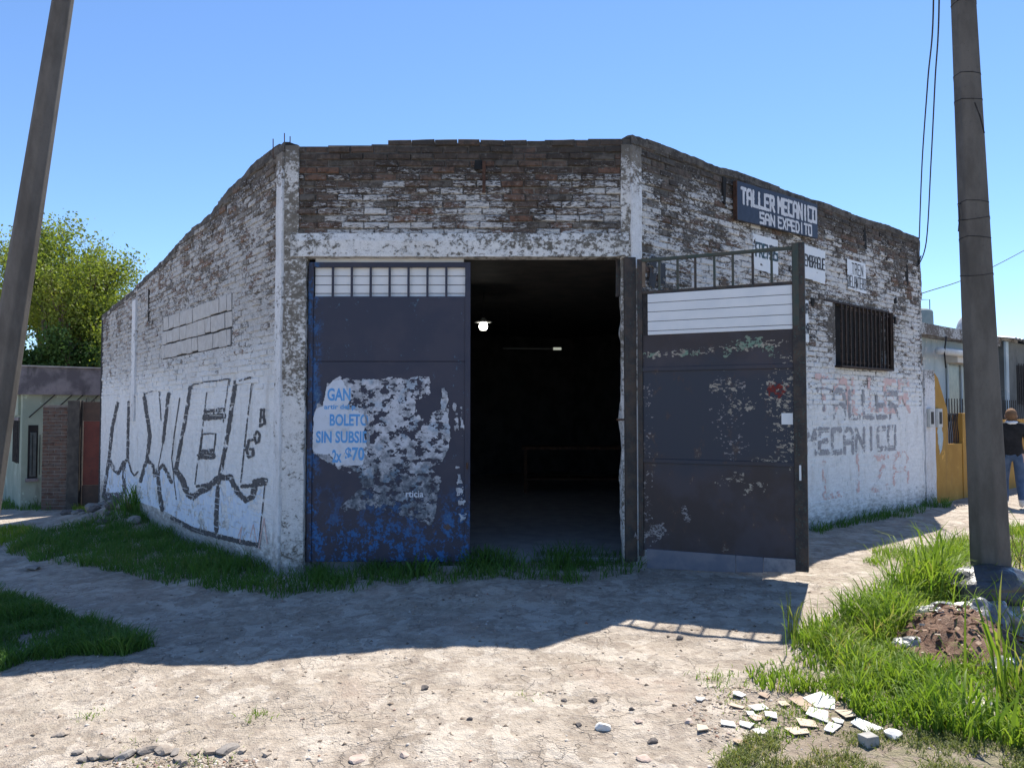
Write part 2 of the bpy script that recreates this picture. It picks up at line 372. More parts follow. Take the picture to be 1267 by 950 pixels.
def layout(fr, u0, u1, z0, topf, holes, wj):
    out = []; k0 = int(math.floor(z0 / CH))
    for k in range(k0, 80):
        zc = (k + .5) * CH; off = (k % 2) * BL / 2 + random.uniform(-.03, .03)
        if zc < z0: continue
        u = u0 - off
        while u < u1:
            L = BL * random.uniform(.93, 1.05); a = max(u, u0); e = min(u + L - .012, u1); u += L
            if e - a < .05: continue
            uc = (a + e) / 2
            if zc + CH * .5 > float(topf(uc)) + .012: continue
            if any(e > h_[0] and a < h_[1] and zc + CH / 2 > h_[2] + .01 and zc - CH / 2 < h_[3] - .01 for h_ in holes): continue
            out.append((uc, zc + random.uniform(-.004, .004), e - a, CH - .012 + random.uniform(-.005, .004), wj(uc, zc)))
    return out
lf = layout(FW, .10, 3.80, zl1 + .002, top_front, [], lambda u, z: random.uniform(-.017, .010))
ll = layout(LW, .17, LLEN, -.9, top_left, [(pu0, pu1, pz0, pz1)], lambda u, z: random.uniform(-.012, .009) if z > ZPL else random.uniform(-.001, .002))
lr = layout(RW, .13, RLEN - .02, -.3, top_right, [(wu0 - .03, wu1 + .03, wz0 - .03, wz1 + .03)], lambda u, z: random.uniform(-.012, .009) if z > ZPR else random.uniform(-.001, .002))
def appear(fr, b): p = fr.P(b[0], 0, b[1]); v = (CAMP - p); return abs(v.normalized().dot(fr.n)) / v.length ** 2
pool = [('left', LW, wall_left, b) for b in ll if b[1] > 2.4] + [('right', RW, wall_right, b) for b in lr if b[1] > 3.5]
pool.sort(key=lambda q: -appear(q[1], q[3]))
single = [('front', FW, wall_front, b) for b in lf]
single += pool[:max(0, 300 - len(single))]
sset = set((q[0], q[3]) for q in single)
bmesh_lib = {}
for k in ('front', 'left', 'right'):
    for i in range(7):
        bmesh_lib[k, i] = brick_mesh(.25, .065, None, i + 50)
        me = bpy.data.meshes.new('brick'); me.from_pydata(bmesh_lib[k, i].v, [], bmesh_lib[k, i].f); me.materials.append(M['brick_o_' + k]); bmesh_lib[k, i] = me
for k, fr, par, b in single:
    o = bpy.data.objects.new('brick', bmesh_lib[k, random.randrange(7)]); C.objects.link(o); o.parent = par
    par_m = fr.mat(b[0], b[4], b[1]); rot = Matrix.Rotation(random.gauss(0, .012), 4, 'Y')
    o.matrix_world = par_m @ rot @ Matrix.Diagonal((b[2] / .25, 1, b[3] / .065, 1))
for k, fr, par, lst in (('left', LW, wall_left, ll), ('right', RW, wall_right, lr)):
    m = MB(); rn = []
    for b in lst:
        if (k, b) in sset: continue
        t = brick_mesh(b[2], b[3], None, random.randrange(999)); mm = fr.mat(b[0], b[4], b[1])
        m.add([mm @ Vector(p) for p in t.v], t.f); rn += [random.random()] * len(t.v)
    o = m.build('brickwork', M['brick_a_' + k], par); o['kind'] = 'stuff'
    a = o.data.attributes.new('rnd', 'FLOAT', 'POINT'); a.data.foreach_set('value', rn)
# block patch in the left wall
rows = [(0, 1), (1, 2), (2, 3)]
bh = (pz1 - pz0) / 3
for r_ in range(3):
    u = pu0 + (0.02 if r_ != 1 else .0)
    k = 0
    while u < pu1 - .08:
        L = random.uniform(.26, .38) if k or r_ == 1 else random.uniform(.16, .22)
        e = min(u + L, pu1)
        bx('block', M['block'], wall_left, LW, u, e - random.choice([.006, .008, .022]), -.1, random.uniform(-.006, .009), pz0 + r_ * bh + random.uniform(.010, .03), pz0 + (r_ + 1) * bh - random.uniform(0, .006), .005, .006)
        u = e; k += 1
bx('patch_recess', M['dark'], wall_left, LW, pu0 + .001, pu1 - .001, -.0128, -.03, pz0, pz1 - .001)

def rough_column(name, fr, u0, u1, w0, w1, z0, z1, mt, amp=.012, n=60, seed=1, par=ws):
    """subdivided plaster pier with an uneven outline"""
    ring = [(u0, w0), (u0, w1), ((u0 * .66 + u1 * .34), w1), ((u0 * .34 + u1 * .66), w1), (u1, w1), (u1, w0)]
    v = []; f = []; k = len(ring)
    for i in range(n + 1):
        z = z0 + (z1 - z0) * i / n
        for q, (u, w_) in enumerate(ring):
            du = amp * (float(fbm(z * 4 + seed * 3, q * .7 + seed, 4, seed)) - .5) * 2 if 0 < q < 5 else (amp * 2 * (float(fbm(z * 5, q + seed, 4, seed)) - .5))
            dw = amp * (float(fbm(z * 5 + 9, q * .5 + seed, 4, seed + 2)) - .5) * 1.2 if 0 < q < 5 else 0
            v.append(fr.P(u + du, w_ + dw, z))
    for i in range(n):
        for q in range(k): f.append((i * k + q, i * k + (q + 1) % k, (i + 1) * k + (q + 1) % k, (i + 1) * k + q))
    f += [tuple(range(k)), tuple(range(n * k, (n + 1) * k))]
    m = MB(); m.add(v, f); return m.build(name, mt, par, False)
ztc = zt_front0 - .07
rough_column('corner_column', FW, .012, uo0, -.16, .012, -.3, zl1, M['column'], .016, 90, 1)
rough_column('corner_column', FW, .012, .17, -.16, .012, zl1, zt_front0 - .03, M['column'], .012, 40, 2)
rough_column('plaster_strip', LW, .0, .17, -.14, .022, -.4, zt_front0 - .10, M['strip'], .010, 120, 3)
us = LW.uz(167, 420)[0]
rough_column('plaster_strip', LW, us - .14, us + .14, -.02, .03, 1.5, float(top_left(us)) - .22, M['strip'], .012, 60, 4)
rough_column('plaster_strip', RW, -.02, .14, -.16, .022, zl0 - .12, zt_r0 - .13, M['strip'], .014, 60, 5)
rough_column('plaster_strip', FW, 3.76, 3.893, -.16, .010, zl0 - .02, zt_r0 - .12, M['column'], .014, 60, 6)
rough_column('corner_column', RW, .0, .13, -.16, -.004, -.3, zl0 - .1, M['column'], .01, 40, 8)
rough_column('door_jamb', FW, uo1 - .07, 3.85, -.16, -.02, -.1, zl0, M['column'], .03, 90, 7)
# lintel beam
m = MB(); nu = 70; v = []; f = []
for i in range(nu + 1):
    u = .09 + (3.84 - .09) * i / nu
    jb = lambda s_: .010 * (float(fbm(u * 5, s_ * 3, 4, 20 + s_)) - .5) * 2
    for q, (w_, z) in enumerate(((-.16, zl0), (.026, zl0), (.028, (zl0 * 2 + zl1) / 3), (.034, (zl0 + 2 * zl1) / 3), (.022, zl1), (-.16, zl1))):
        v.append(FW.P(u, w_ + (jb(q) * .6 if w_ > 0 else 0), z + (jb(q + 7) if 0 < q < 5 else 0)))
for i in range(nu):
    for q in range(6): f.append((i * 6 + q, i * 6 + (q + 1) % 6, (i + 1) * 6 + (q + 1) % 6, (i + 1) * 6 + q))
f += [tuple(range(6)), tuple(range(nu * 6, nu * 6 + 6))]
m.add(v, f); m.build('lintel', M['lintel'], ws)
# dirty plinth band at the foot of the walls
# shell behind: roof, back walls, floor slab
Q = RE + Vector((LD[0], LD[1], 0)) * 9.0
inset = lambda p: Vector((p[0], p[1], 0))
poly = [inset(A) + Vector((.12, .14, 0)), inset(B) + Vector((-.05, .14, 0)), Vector((RE.x - .1, RE.y + .05, 0)), Vector((Q.x, Q.y, 0)), Vector((LE.x + .13, LE.y, 0))]
def ring(z0, lst): return [Vector((p.x, p.y, z0)) for p in lst]
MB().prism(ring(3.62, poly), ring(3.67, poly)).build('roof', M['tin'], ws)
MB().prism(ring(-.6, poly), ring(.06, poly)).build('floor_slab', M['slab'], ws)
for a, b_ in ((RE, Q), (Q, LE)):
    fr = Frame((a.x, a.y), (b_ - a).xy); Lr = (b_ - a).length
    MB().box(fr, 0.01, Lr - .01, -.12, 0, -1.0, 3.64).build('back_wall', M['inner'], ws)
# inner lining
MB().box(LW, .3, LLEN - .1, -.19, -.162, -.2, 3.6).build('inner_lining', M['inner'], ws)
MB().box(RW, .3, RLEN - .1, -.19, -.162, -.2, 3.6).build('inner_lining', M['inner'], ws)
# far end of right wall: ragged end
rough_column('wall_end', RW, RLEN - .03, RLEN + .06, -.16, .0, -.2, zt_r1 - .05, M['mortar_right'], .045, 70, 12)
# front spout: hole with a stone and rusty bar
sp = FW.uz(593, 203)
bx('drain_hole', M['dark'], ws, FW, sp[0] - .05, sp[0] + .05, -.05, .006, sp[1] - .06, sp[1] + .05, .01, .012)
bx('drain_bar', M['rust'], ws, FW, sp[0] + .035, sp[0] + .07, 0, .03, sp[1] - .33, sp[1] + .03, .003, .004)
for px, py0, py1 in ((338, 172, 195), (352, 165, 185), (359, 169, 185)):
    b0 = at_y(px, py1, 8.36); b1 = at_y(px, py0, 8.36)
    MB().tube([b0, b1], .006, 5).build('rebar', M['rust'], ws)
# drain slots on the right wall
for px, py, hh in ((896, 236, .34), (1070, 296, .3), (1122, 340, .36), (1108, 372, .1), (1107, 396, .14), (1005, 374, .12)):
    u, z = RW.uz(px, py)
    bx('drain_slot', M['dark'], ws, RW, u - .035, u + .035, -.05, .0105, z - hh / 2, z + hh / 2, .006, .014)
u, z = LW.uz(184, 376)
bx('drain_slot', M['dark'], ws, LW, u - .03, u + .03, -.05, .0105, z - .3, z + .25, .006, .014)
# window with bars
WBAR = mottled('window_bar_rust', (.028, .021, .019), (.06, .04, .032), 12, .75, .2, c3=(.15, .11, .085))
win = tag(bx('window', M['dark'], ws, RW, wu0, wu1, -.12, -.09, wz0, wz1), 'dark window behind rusty vertical bars')
for s_ in (0, 1): bx('sill' if s_ == 0 else 'window_lintel', WBAR, win, RW, wu0 - (.03 if s_ == 0 else .35), wu1 + (.03 if s_ == 0 else .08), -.1 if s_ == 0 else -.05, .10 if s_ == 0 else .012, (wz0 - .03) if s_ == 0 else wz1, wz0 if s_ == 0 else wz1 + .035, .004)
for i in range(13):
    u = wu0 + .02 + (wu1 - wu0 - .04) * i / 12
    MB().box(RW, u - .014, u + .014, .06, .085, wz0, wz1 - .01).build('bar', WBAR, win, False, .003)
for z in (wz0 + .06, wz1 - .07): bx('cross_bar', WBAR, win, RW, wu0, wu1, .052, .0595, z - .015, z + .015)
bx('side_bar', WBAR, win, RW, wu1, wu1 + .02, -.02, .1, wz0, wz1)

# ------------------------------------------------------------------ paint and lettering (thin coats of paint, worn)
GLY = {'T': [[(0, 1), (1, 1)], [(.5, 1), (.5, 0)]], 'A': [[(0, 0), (0, .8), (.25, 1), (.75, 1), (1, .8), (1, 0)], [(0, .45), (1, .45)]],
       'L': [[(0, 1), (0, 0), (1, 0)]], 'E': [[(1, 1), (0, 1), (0, 0), (1, 0)], [(0, .5), (.8, .5)]], 'R': [[(0, 0), (0, 1), (.9, 1), (.9, .5), (0, .5)], [(.4, .5), (1, 0)]],
       'M': [[(0, 0), (0, 1), (.5, .5), (1, 1), (1, 0)]], 'C': [[(1, 1), (0, 1), (0, 0), (1, 0)]], 'N': [[(0, 0), (0, 1), (1, 0), (1, 1)]], 'I': [[(.5, 0), (.5, 1)]],
       'O': [[(0, 0), (0, 1), (1, 1), (1, 0), (0, 0)]], 'S': [[(1, 1), (0, 1), (0, .5), (1, .5), (1, 0), (0, 0)]], 'X': [[(0, 0), (1, 1)], [(0, 1), (1, 0)]],
       'P': [[(0, 0), (0, 1), (1, 1), (1, .5), (0, .5)]], 'D': [[(0, 0), (0, 1), (.7, 1), (1, .7), (1, .3), (.7, 0), (0, 0)]], 'B': [[(0, 0), (0, 1), (.9, 1), (.9, .5), (1, .45), (1, 0), (0, 0)], [(0, .5), (.9, .5)]],
       'G': [[(1, .85), (1, 1), (0, 1), (0, 0), (1, 0), (1, .45), (.55, .45)]], 'U': [[(0, 1), (0, 0), (1, 0), (1, 1)]], 'F': [[(0, 0), (0, 1), (1, 1)], [(0, .5), (.8, .5)]], ' ': [],
       'Z': [[(0, 1), (1, 1), (0, 0), (1, 0)]], 'Y': [[(0, 1), (.5, .5), (1, 1)], [(.5, .5), (.5, 0)]]}
def strokes_text(txt, u0, u1, z0, z1, wd, slant=0, jit=0, flip=1):
    """u0..u1 run in reading direction"""
    out = []; n = len(txt); cw = (u1 - u0) / n; r = random.Random(txt)
    for i, ch in enumerate(txt):
        a = u0 + i * cw + cw * .12; ww = cw * .70; dz = r.uniform(-jit, jit)
        for pl in GLY[ch]:
            pp = [(a + x * ww, z0 + dz + y * (z1 - z0) + slant * (a - u0)) for x, y in pl]
            for p, q in zip(pp, pp[1:]): out.append((p, q, wd))
    return out
def cells(name, fr, segs, mt, par, w_, cell=.009, wear=0.0, wsc=9, seed=1, polys=None, joints=False, edge=.35, colfn=None, proj=None):
    """coat of paint: all cells within a stroke (or polygon), less the worn ones"""
    pts = [p for s_ in segs for p in s_[:2]] + [p for pl in (polys or []) for p in pl]
    mx = max([s_[2] for s_ in segs] or [.02])
    u0 = min(p[0] for p in pts) - mx; u1 = max(p[0] for p in pts) + mx; z0 = min(p[1] for p in pts) - mx; z1 = max(p[1] for p in pts) + mx
    nu = int((u1 - u0) / cell) + 1; nz = int((z1 - z0) / cell) + 1
    U, Zc = np.meshgrid(u0 + (np.arange(nu) + .5) * cell, z0 + (np.arange(nz) + .5) * cell, indexing='ij')
    ed = (fbm(U * 22, Zc * 22, 3, seed + 3) - .5) * 2 * edge
    mk = np.zeros(U.shape, bool); Us, Zs = U, Zc
    if proj:                       # strokes were measured on the photograph: compare there
        X_ = fr.o.x + U * fr.d.x; Y_ = fr.o.y + U * fr.d.y; yc = Y_ * math.cos(PITCH) + (Zc - CAMP.z) * math.sin(PITCH); zc_ = (Zc - CAMP.z) * math.cos(PITCH) - Y_ * math.sin(PITCH)
        Us = (CX + F * X_ / yc - proj[0]) * proj[2]; Zs = (CY - F * zc_ / yc - proj[1]) * proj[2]; segs = proj[3]
    for (a, b, wd) in segs:
        ax, ay = a; dx, dy = b[0] - ax, b[1] - ay; L2 = dx * dx + dy * dy + 1e-9
        t = np.clip(((Us - ax) * dx + (Zs - ay) * dy) / L2, 0, 1)
        d = np.hypot(Us - ax - t * dx, Zs - ay - t * dy); mk |= d < wd / 2 * (1 + ed)
    for pl in (polys or []):
        ins = np.zeros(U.shape, bool); k = len(pl); Uj = U + ed * .02; Zj = Zc + ed * .02
        for i in range(k):
            (xa, ya), (xb, yb) = pl[i], pl[(i + 1) % k]
            if ya == yb: continue
            cnd = ((ya > Zj) != (yb > Zj)) & (Uj < (xb - xa) * (Zj - ya) / (yb - ya) + xa); ins ^= cnd
        mk |= ins
    if wear: mk &= fbm(U * wsc, Zc * wsc * 1.5, 5, seed, .65) > wear
    if joints:
        kz = (Zc / CH) % 1; mk &= ~((np.abs(kz - .5) > .44) & (vn(U * 5, Zc * 60, seed) > .62))
        ku = ((U / BL) + .5 * (np.floor(Zc / CH) % 2)) % 1; mk &= ~((ku < .05) & (vn(U * 4, Zc * 14, seed + 5) > .5))
    ii, jj = np.nonzero(mk)
    if len(ii) == 0: return None
    vid = np.stack([ii * (nz + 1) + jj, (ii + 1) * (nz + 1) + jj, (ii + 1) * (nz + 1) + jj + 1, ii * (nz + 1) + jj + 1], 1)
    uq, inv = np.unique(vid, return_inverse=True); inv = inv.reshape(-1, 4)
    uu = u0 + (uq // (nz + 1)) * cell; zz = z0 + (uq % (nz + 1)) * cell
    o_, d_, n_ = np.array(fr.o), np.array(fr.d), np.array(fr.n)
    v = o_ + uu[:, None] * d_ + np.full((len(uu), 1), w_) * n_ + zz[:, None] * np.array((0, 0, 1.0))
    me = arr_mesh(name, v, inv)
    if colfn is not None:
        c = colfn(U[ii, jj], Zc[ii, jj]); at = me.attributes.new('shade', 'FLOAT', 'FACE'); at.data.foreach_set('value', np.asarray(c, np.float32))
    o = link(name, me, mt, par)
    if name in ('paint_remnant', 'torn_poster', 'dust_mark', 'paint_blot'): o['kind'] = 'stuff'
    return o
def paintm(name, c, c2=None, rough=.8): return mottled(name, c, c2 or tuple(q * .75 for q in c), 12, rough, bump=.15)
P_black = paintm('graffiti_black', (.055, .055, .06), (.10, .10, .11)); P_blue = paintm('graffiti_pale_blue', (.56, .66, .81), (.68, .75, .83)); P_grey = paintm('faded_grey_paint', (.26, .26, .28), (.36, .36, .38))
P_white = paintm('white_panel_paint', (.70, .74, .79), (.74, .77, .80)); P_red = paintm('faded_red_paint', (.62, .42, .40), (.66, .50, .48)); P_ink = paintm('ink_black', (.06, .065, .075)); P_navy = paintm('sign_navy', (.022, .030, .055), (.03, .04, .07), .5)
P_letter = paintm('sign_white', (.66, .67, .70), (.55, .56, .60))
def g3(X_, Y_): return LW.uz(110 + X_ / 3.8, 470 + Y_ / 3.8)
def sk(pts, wpx, gf, k=None):
    q = [gf(*p) for p in pts]; out = []
    for p, r_, a, b in zip(pts, pts[1:], q, q[1:]):
        s1 = math.dist(p, r_) or 1; sz = math.dist(a, b) / s1 if k is None else k
        out.append((a, b, wpx * sz))
    return out
def GP(name, strokes, mt, w_, cell, wear, wsc, seed, joints=True):
    segs = []; px = []
    for pts, wd in strokes:
        q = [g3(*p) for p in pts]
        for p, r_, a, b in zip(pts, pts[1:], q, q[1:]): segs.append((a, b, .35)); px.append((p, r_, wd))
    return cells(name, LW, segs, mt, ws, w_, cell, wear, wsc, seed, joints=joints, proj=(110, 470, 3.8, px))
GR = {'A': [([(135, 110), (110, 230), (95, 370), (70, 550)], 15), ([(188, 105), (185, 250), (183, 370)], 13), ([(165, 395), (168, 540)], 17), ([(183, 370), (165, 395)], 13),
            ([(95, 370), (120, 425), (140, 440), (165, 385)], 15), ([(185, 375), (200, 430), (215, 450), (232, 430)], 8), ([(80, 548), (145, 545)], 34), ([(76, 545), (80, 548)], 12)],
      'X': [([(262, 85), (275, 175), (288, 260), (275, 375)], 17), ([(275, 375), (262, 410), (245, 475)], 17), ([(375, 65), (362, 180), (350, 290)], 15), ([(275, 375), (300, 400), (312, 450)], 15), ([(312, 450), (325, 425)], 6), ([(325, 420), (332, 520), (345, 610)], 19), ([(325, 425), (350, 400), (375, 450), (390, 480)], 16),
            ([(258, 62), (262, 85)], 6), ([(350, 290), (325, 420)], 4), ([(258, 68), (300, 52)], 4)],
      'E': [([(478, 35), (462, 140), (445, 240), (425, 340), (410, 425)], 17), ([(478, 35), (490, 22), (560, 8), (660, -4)], 6), ([(555, 60), (545, 150), (535, 230), (505, 440), (500, 490)], 5),
            ([(550, 148), (630, 140)], 18), ([(548, 176), (632, 170)], 30), ([(535, 255), (598, 250), (585, 370)], 7), ([(535, 255), (522, 370)], 5), ([(528, 335), (582, 330)], 16), ([(528, 356), (582, 356)], 32), ([(660, -4), (640, 130), (632, 200)], 5),
            ([(410, 425), (440, 470), (465, 535), (490, 552), (520, 525), (560, 512), (600, 465)], 27), ([(510, 500), (560, 490)], 14)],
      'L': [([(690, 10), (675, 110), (660, 220), (640, 330), (620, 430)], 19), ([(620, 430), (606, 530), (603, 620), (600, 715)], 20), ([(692, 10), (740, -6), (760, -12)], 8), ([(768, 10), (745, 200), (715, 480)], 6), ([(760, -12), (768, 10)], 5),
            ([(620, 450), (635, 460), (665, 455), (700, 530), (740, 565), (772, 548), (785, 478), (830, 470)], 26), ([(720, 500), (780, 495)], 18), ([(790, 495), (830, 490)], 12), ([(830, 480), (800, 770)], 5)]}
for q, (ch, st) in enumerate(GR.items()):
    tag(GP('graffiti_letter', st, P_black, .0045 + q * .0002, .009, .33, 8, 3 + q), 'black outlined graffiti letter ' + ch)
GP('graffiti_line', [([(330, 55), (336, 120), (340, 190)], 5)], P_black, .0044, .009, .3, 8, 5); GP('graffiti_line', [([(428, 85), (400, 270), (390, 370), (412, 560)], 5)], P_black, .0044, .009, .3, 8, 6)
for k, st in enumerate(([([(770, 282), (752, 285), (742, 330), (752, 362), (772, 355), (772, 325), (760, 325)], 13)], [([(792, 240), (780, 262), (786, 298), (800, 290), (804, 255), (792, 240)], 11)], [([(806, 218), (812, 140), (826, 140), (824, 172), (810, 180)], 11), ([(824, 175), (828, 205), (808, 216)], 11)])):
    GP('graffiti_letter', st, P_black, .0054, .008, .26, 8, 14 + k)
GP('graffiti_base_line', [([(395, 650), (440, 675), (490, 702), (600, 732), (700, 757), (800, 778)], 22)], P_black, .0056, .010, .38, 6, 16)
bl = [g3(*p) for p in ((82, 405), (120, 430), (140, 445), (185, 385), (215, 455), (245, 470), (280, 385), (310, 450), (350, 405), (390, 480), (415, 440), (465, 545), (490, 560), (560, 520), (600, 475), (660, 460), (700, 535), (740, 575), (780, 550), (830, 480), (800, 765), (700, 745), (600, 718), (490, 690), (400, 640), (345, 610), (160, 545), (72, 555))]
cells('graffiti_fill', LW, [], P_blue, ws, .0038, .011, .41, 4, 8, polys=[bl], joints=True)
for st in ([([(705, 735), (720, 690), (712, 760)], 4)], [([(760, 740), (775, 680), (790, 760)], 4)], [([(800, 790), (825, 650), (840, 770)], 5)]): GP('graffiti_scribble', st, P_red, .0060, .008, .28, 8, 9)
# faded TALLER MECANICO on the right wall
def letters(txt, u0, u1, z0, z1, wd, sl, jit, mt, w_, wear, seed):
    cw = (u1 - u0) / len(txt)
    for i, ch in enumerate(txt):
        cells('faded_letter', RW, strokes_text(ch, u0 + i * cw, u0 + (i + 1) * cw, z0 + random.uniform(-jit, jit), z1 + random.uniform(-jit, jit), wd), mt, ws, w_, .011, wear, 8, seed + i, joints=True)['kind'] = 'stuff'
def g6(X_, Y_): return RW.uz(980 + X_ / 3.394, 360 + Y_ / 3.394)
a0 = g6(100, 410); a1 = g6(455, 415); zlo = (g6(100, 520)[1] + g6(445, 545)[1]) / 2; zhi = (g6(110, 420)[1] + g6(440, 425)[1]) / 2
letters('TALLER', a0[0], a1[0], zlo, zhi, .085, 0, .02, P_grey, .0045, .40, 12)
a0 = g6(52, 600); a1 = g6(440, 600); zlo = (g6(60, 690)[1] + g6(430, 655)[1]) / 2; zhi = (g6(60, 580)[1] + g6(430, 575)[1]) / 2
letters('MECANICO', a0[0], a1[0], zlo, zhi, .085, 0, .02, P_grey, .0045, .40, 13)
a0 = g6(95, 400); a1 = g6(500, 400); zlo = g6(110, 500)[1]; zhi = g6(110, 365)[1]
letters('TALLER', a0[0], a1[0], zlo, zhi, .11, 0, .03, P_red, .0036, .47, 14)
a0 = g6(120, 740); a1 = g6(500, 740); zlo = g6(300, 830)[1]; zhi = g6(300, 700)[1]
letters('LIZA', a0[0], a1[0], zlo, zhi, .10, 0, .03, P_red, .0036, .53, 15)
# painted white panels with trade words
def panel(p0, p1, p2, p3, lines, ink, wd, wear=.33, name='painted_notice'):
    q = [RW.uz(*p) for p in (p0, p1, p2, p3)]     # tl, tr, br, bl
    o = cells(name, RW, [], P_white, ws, .013, .011, .27, 6, 21, polys=[q])
    for txt, f0, f1, v0, v1 in lines:
        ul, ur = (q[0][0] + q[3][0]) / 2, (q[1][0] + q[2][0]) / 2; zb, zt = (q[2][1] + q[3][1]) / 2, (q[0][1] + q[1][1]) / 2
        cw = (ur - ul) * (f1 - f0) / len(txt)
        for i, ch in enumerate(txt): cells('letter', RW, strokes_text(ch, ul + (ur - ul) * f0 + i * cw, ul + (ur - ul) * f0 + (i + 1) * cw, zb + (zt - zb) * v0, zb + (zt - zb) * v1, wd), ink, o, .0145, .006, wear, 8, 22 + i)
    return o
P_teal = paintm('teal_ink', (.04, .10, .13), (.06, .07, .09))
tag(panel((930, 289), (961, 297), (962, 341), (932, 333), [('FRENOS', .08, 1.0, .40, .76)], P_teal, .034, .24), 'white painted panel reading FRENOS')
tag(panel((993, 302), (1020, 311), (1020, 352), (994, 344), [('EMBRAGUE', .03, .99, .40, .72)], P_ink, .024, .14), 'white painted panel reading EMBRAGUE')
tag(panel((1047, 320), (1070, 327), (1071, 364), (1048, 357), [('TREN', .22, .86, .54, .90), ('DELANTERO', .02, .99, .10, .46)], P_ink, .020, .12), 'white painted panel reading TREN DELANTERO')
tag(panel((975, 365), (999, 372), (1000, 424), (976, 421), [('CARGA', .25, 1.0, .68, .88), ('BATERIA', .2, 1.0, .22, .42)], P_ink, .035, .28), 'white painted panel half hidden by the open gate leaf')
us_ = RW.uz(806, 340); sg = []
for du in (0, .17):
    sg.append((( us_[0] + du, us_[1] - .12), (us_[0] + du + .02, us_[1] + .16), .12))
cells('paint_blot', RW, sg, P_ink, ws, .013, .009, .42, 9, 31)
# sign board
su0 = RW.uz(906, 250)[0]; su1 = RW.uz(1006, 275)[0]; sz1 = (RW.uz(906, 226)[1] + RW.uz(1006, 254)[1]) / 2; sz0 = (RW.uz(906, 272)[1] + RW.uz(1006, 297)[1]) / 2
mb = MB(); tilt = (RW.uz(1006, 254)[1] - RW.uz(906, 226)[1]) * .8
SGN = Frame((B[0], B[1]), RD)
sgn = thing('sign_board', 'dark navy board reading TALLER MECANICO SAN EXPEDITO high on the right wall', 'sign', tuple(RW.P((su0 + su1) / 2, .05, sz0)))
ps = [RW.P(su0, .03, sz0 - tilt / 2), RW.P(su1, .03, sz0 + tilt / 2), RW.P(su1, .07, sz0 + tilt / 2), RW.P(su0, .07, sz0 - tilt / 2), RW.P(su0, .03, sz1 - tilt / 2), RW.P(su1, .03, sz1 + tilt / 2), RW.P(su1, .07, sz1 + tilt / 2), RW.P(su0, .07, sz1 - tilt / 2)]
MB().hexa(ps).build('board', P_navy, sgn, False, .003)
sl_ = tilt / (su1 - su0); hh = sz1 - sz0; LL = su1 - su0
def sgt(t_, f0, f1, v0, v1, wd): return strokes_text(t_, su0 + LL * f0, su0 + LL * f1, sz0 + hh * v0 - tilt / 2 + tilt * f0, sz0 + hh * v1 - tilt / 2 + tilt * f0, wd, sl_)
def sgl(t_, f0, f1, v0, v1, wd, seed):
    cw = (f1 - f0) / len(t_)
    for i, ch in enumerate(t_): cells('letter', RW, sgt(ch, f0 + i * cw, f0 + (i + 1) * cw, v0, v1, wd), P_letter, sgn, .0725, .0065, .22, 10, seed + i, edge=.25)
sgl('TALLER', .04, .44, .46, .84, .046, 33); sgl('MECANICO', .47, .99, .46, .86, .046, 43); sgl('SAN', .25, .44, .06, .33, .034, 53); sgl('EXPEDITO', .47, .92, .05, .33, .032, 63)
for f0, f1, z0, z1 in ((0, .012, 0, 1),): bx('edge_strip', M['rust'], sgn, RW, su0 - .012, su0, .02, .075, sz0 - tilt / 2, sz1 - tilt / 2)

# ------------------------------------------------------------------ gate leaves
def gate_left_mat(b):
    p = b.pos(); z = b.sep(p)[2]; x = b.sep(p)[0]
    n1 = b.noise(p, 2.2, 6, .6); n2 = b.noise(b.vmul(p, (1, 1, .6)), 9, 8, .7); n3 = b.noise(p, 34, 6, .7)
    c = b.mix(b.mr(n1, .4, .62), (.030, .033, .058), (.042, .041, .064))
    lowm = b.m('ADD', b.mr(b.m('ADD', z, b.m('MULTIPLY', b.m('SUBTRACT', n1, .5), .9)), .95, .25), b.m('MULTIPLY', b.mr(x, -2.08, -2.2), .75))
    bm_ = b.m('MULTIPLY', b.mr(b.m('ADD', b.m('MULTIPLY', n2, .6), b.m('MULTIPLY', n3, .4)), .49, .56), b.m('MINIMUM', lowm, 1.0))
    c = b.mix(b.m('MULTIPLY', bm_, .85), c, b.mix(n3, (.012, .085, .27), (.03, .17, .42)))
    sp_ = b.m('MULTIPLY', b.mr(n2, .585, .63), b.mr(n3, .54, .60)); c = b.mix(b.m('MULTIPLY', sp_, .75), c, (.08, .17, .24))
    c = b.mix(b.m('MULTIPLY', b.mr(b.noise(p, 6, 7, .7), .60, .68), b.mr(z, .9, .3)), c, (.10, .055, .03))
    b.bump(b.m('ADD', bm_, b.m('MULTIPLY', n3, .6)), .35, .004); return c
def gate_right_mat(b):
    p = b.pos(); z = b.sep(p)[2]
    n1 = b.noise(p, 1.8, 6, .6); n2 = b.noise(b.vmul(p, (1, 1, .6)), 8, 8, .7); n3 = b.noise(p, 30, 6, .7)
    c = b.mix(b.mr(n1, .40, .60), (.040, .030, .032), (.052, .044, .055))
    c = b.mix(b.m('MULTIPLY', b.mr(b.m('ADD', z, b.m('MULTIPLY', n1, .8)), 1.35, 1.7), b.mr(b.m('ADD', z, b.m('MULTIPLY', n1, .8)), 2.75, 2.45)), c, (.028, .034, .052))
    c = b.mix(b.m('MULTIPLY', b.mr(n2, .56, .68), .6), c, (.075, .042, .032))
    c = b.mix(b.m('MULTIPLY', b.mr(n2, .62, .66), b.mr(n3, .5, .6)), c, (.17, .15, .13))
    b.bump(b.m('ADD', n2, b.m('MULTIPLY', n3, .6)), .35, .004); return c
G_left = mat('gate_dark_blue', gate_left_mat, .55, 0, .4); G_right = mat('gate_dark_brown', gate_right_mat, .55, 0, .4)
G_frame = mottled('gate_frame', (.035, .032, .034), (.075, .055, .045), 9, .6, .1, c3=(.05, .09, .08))
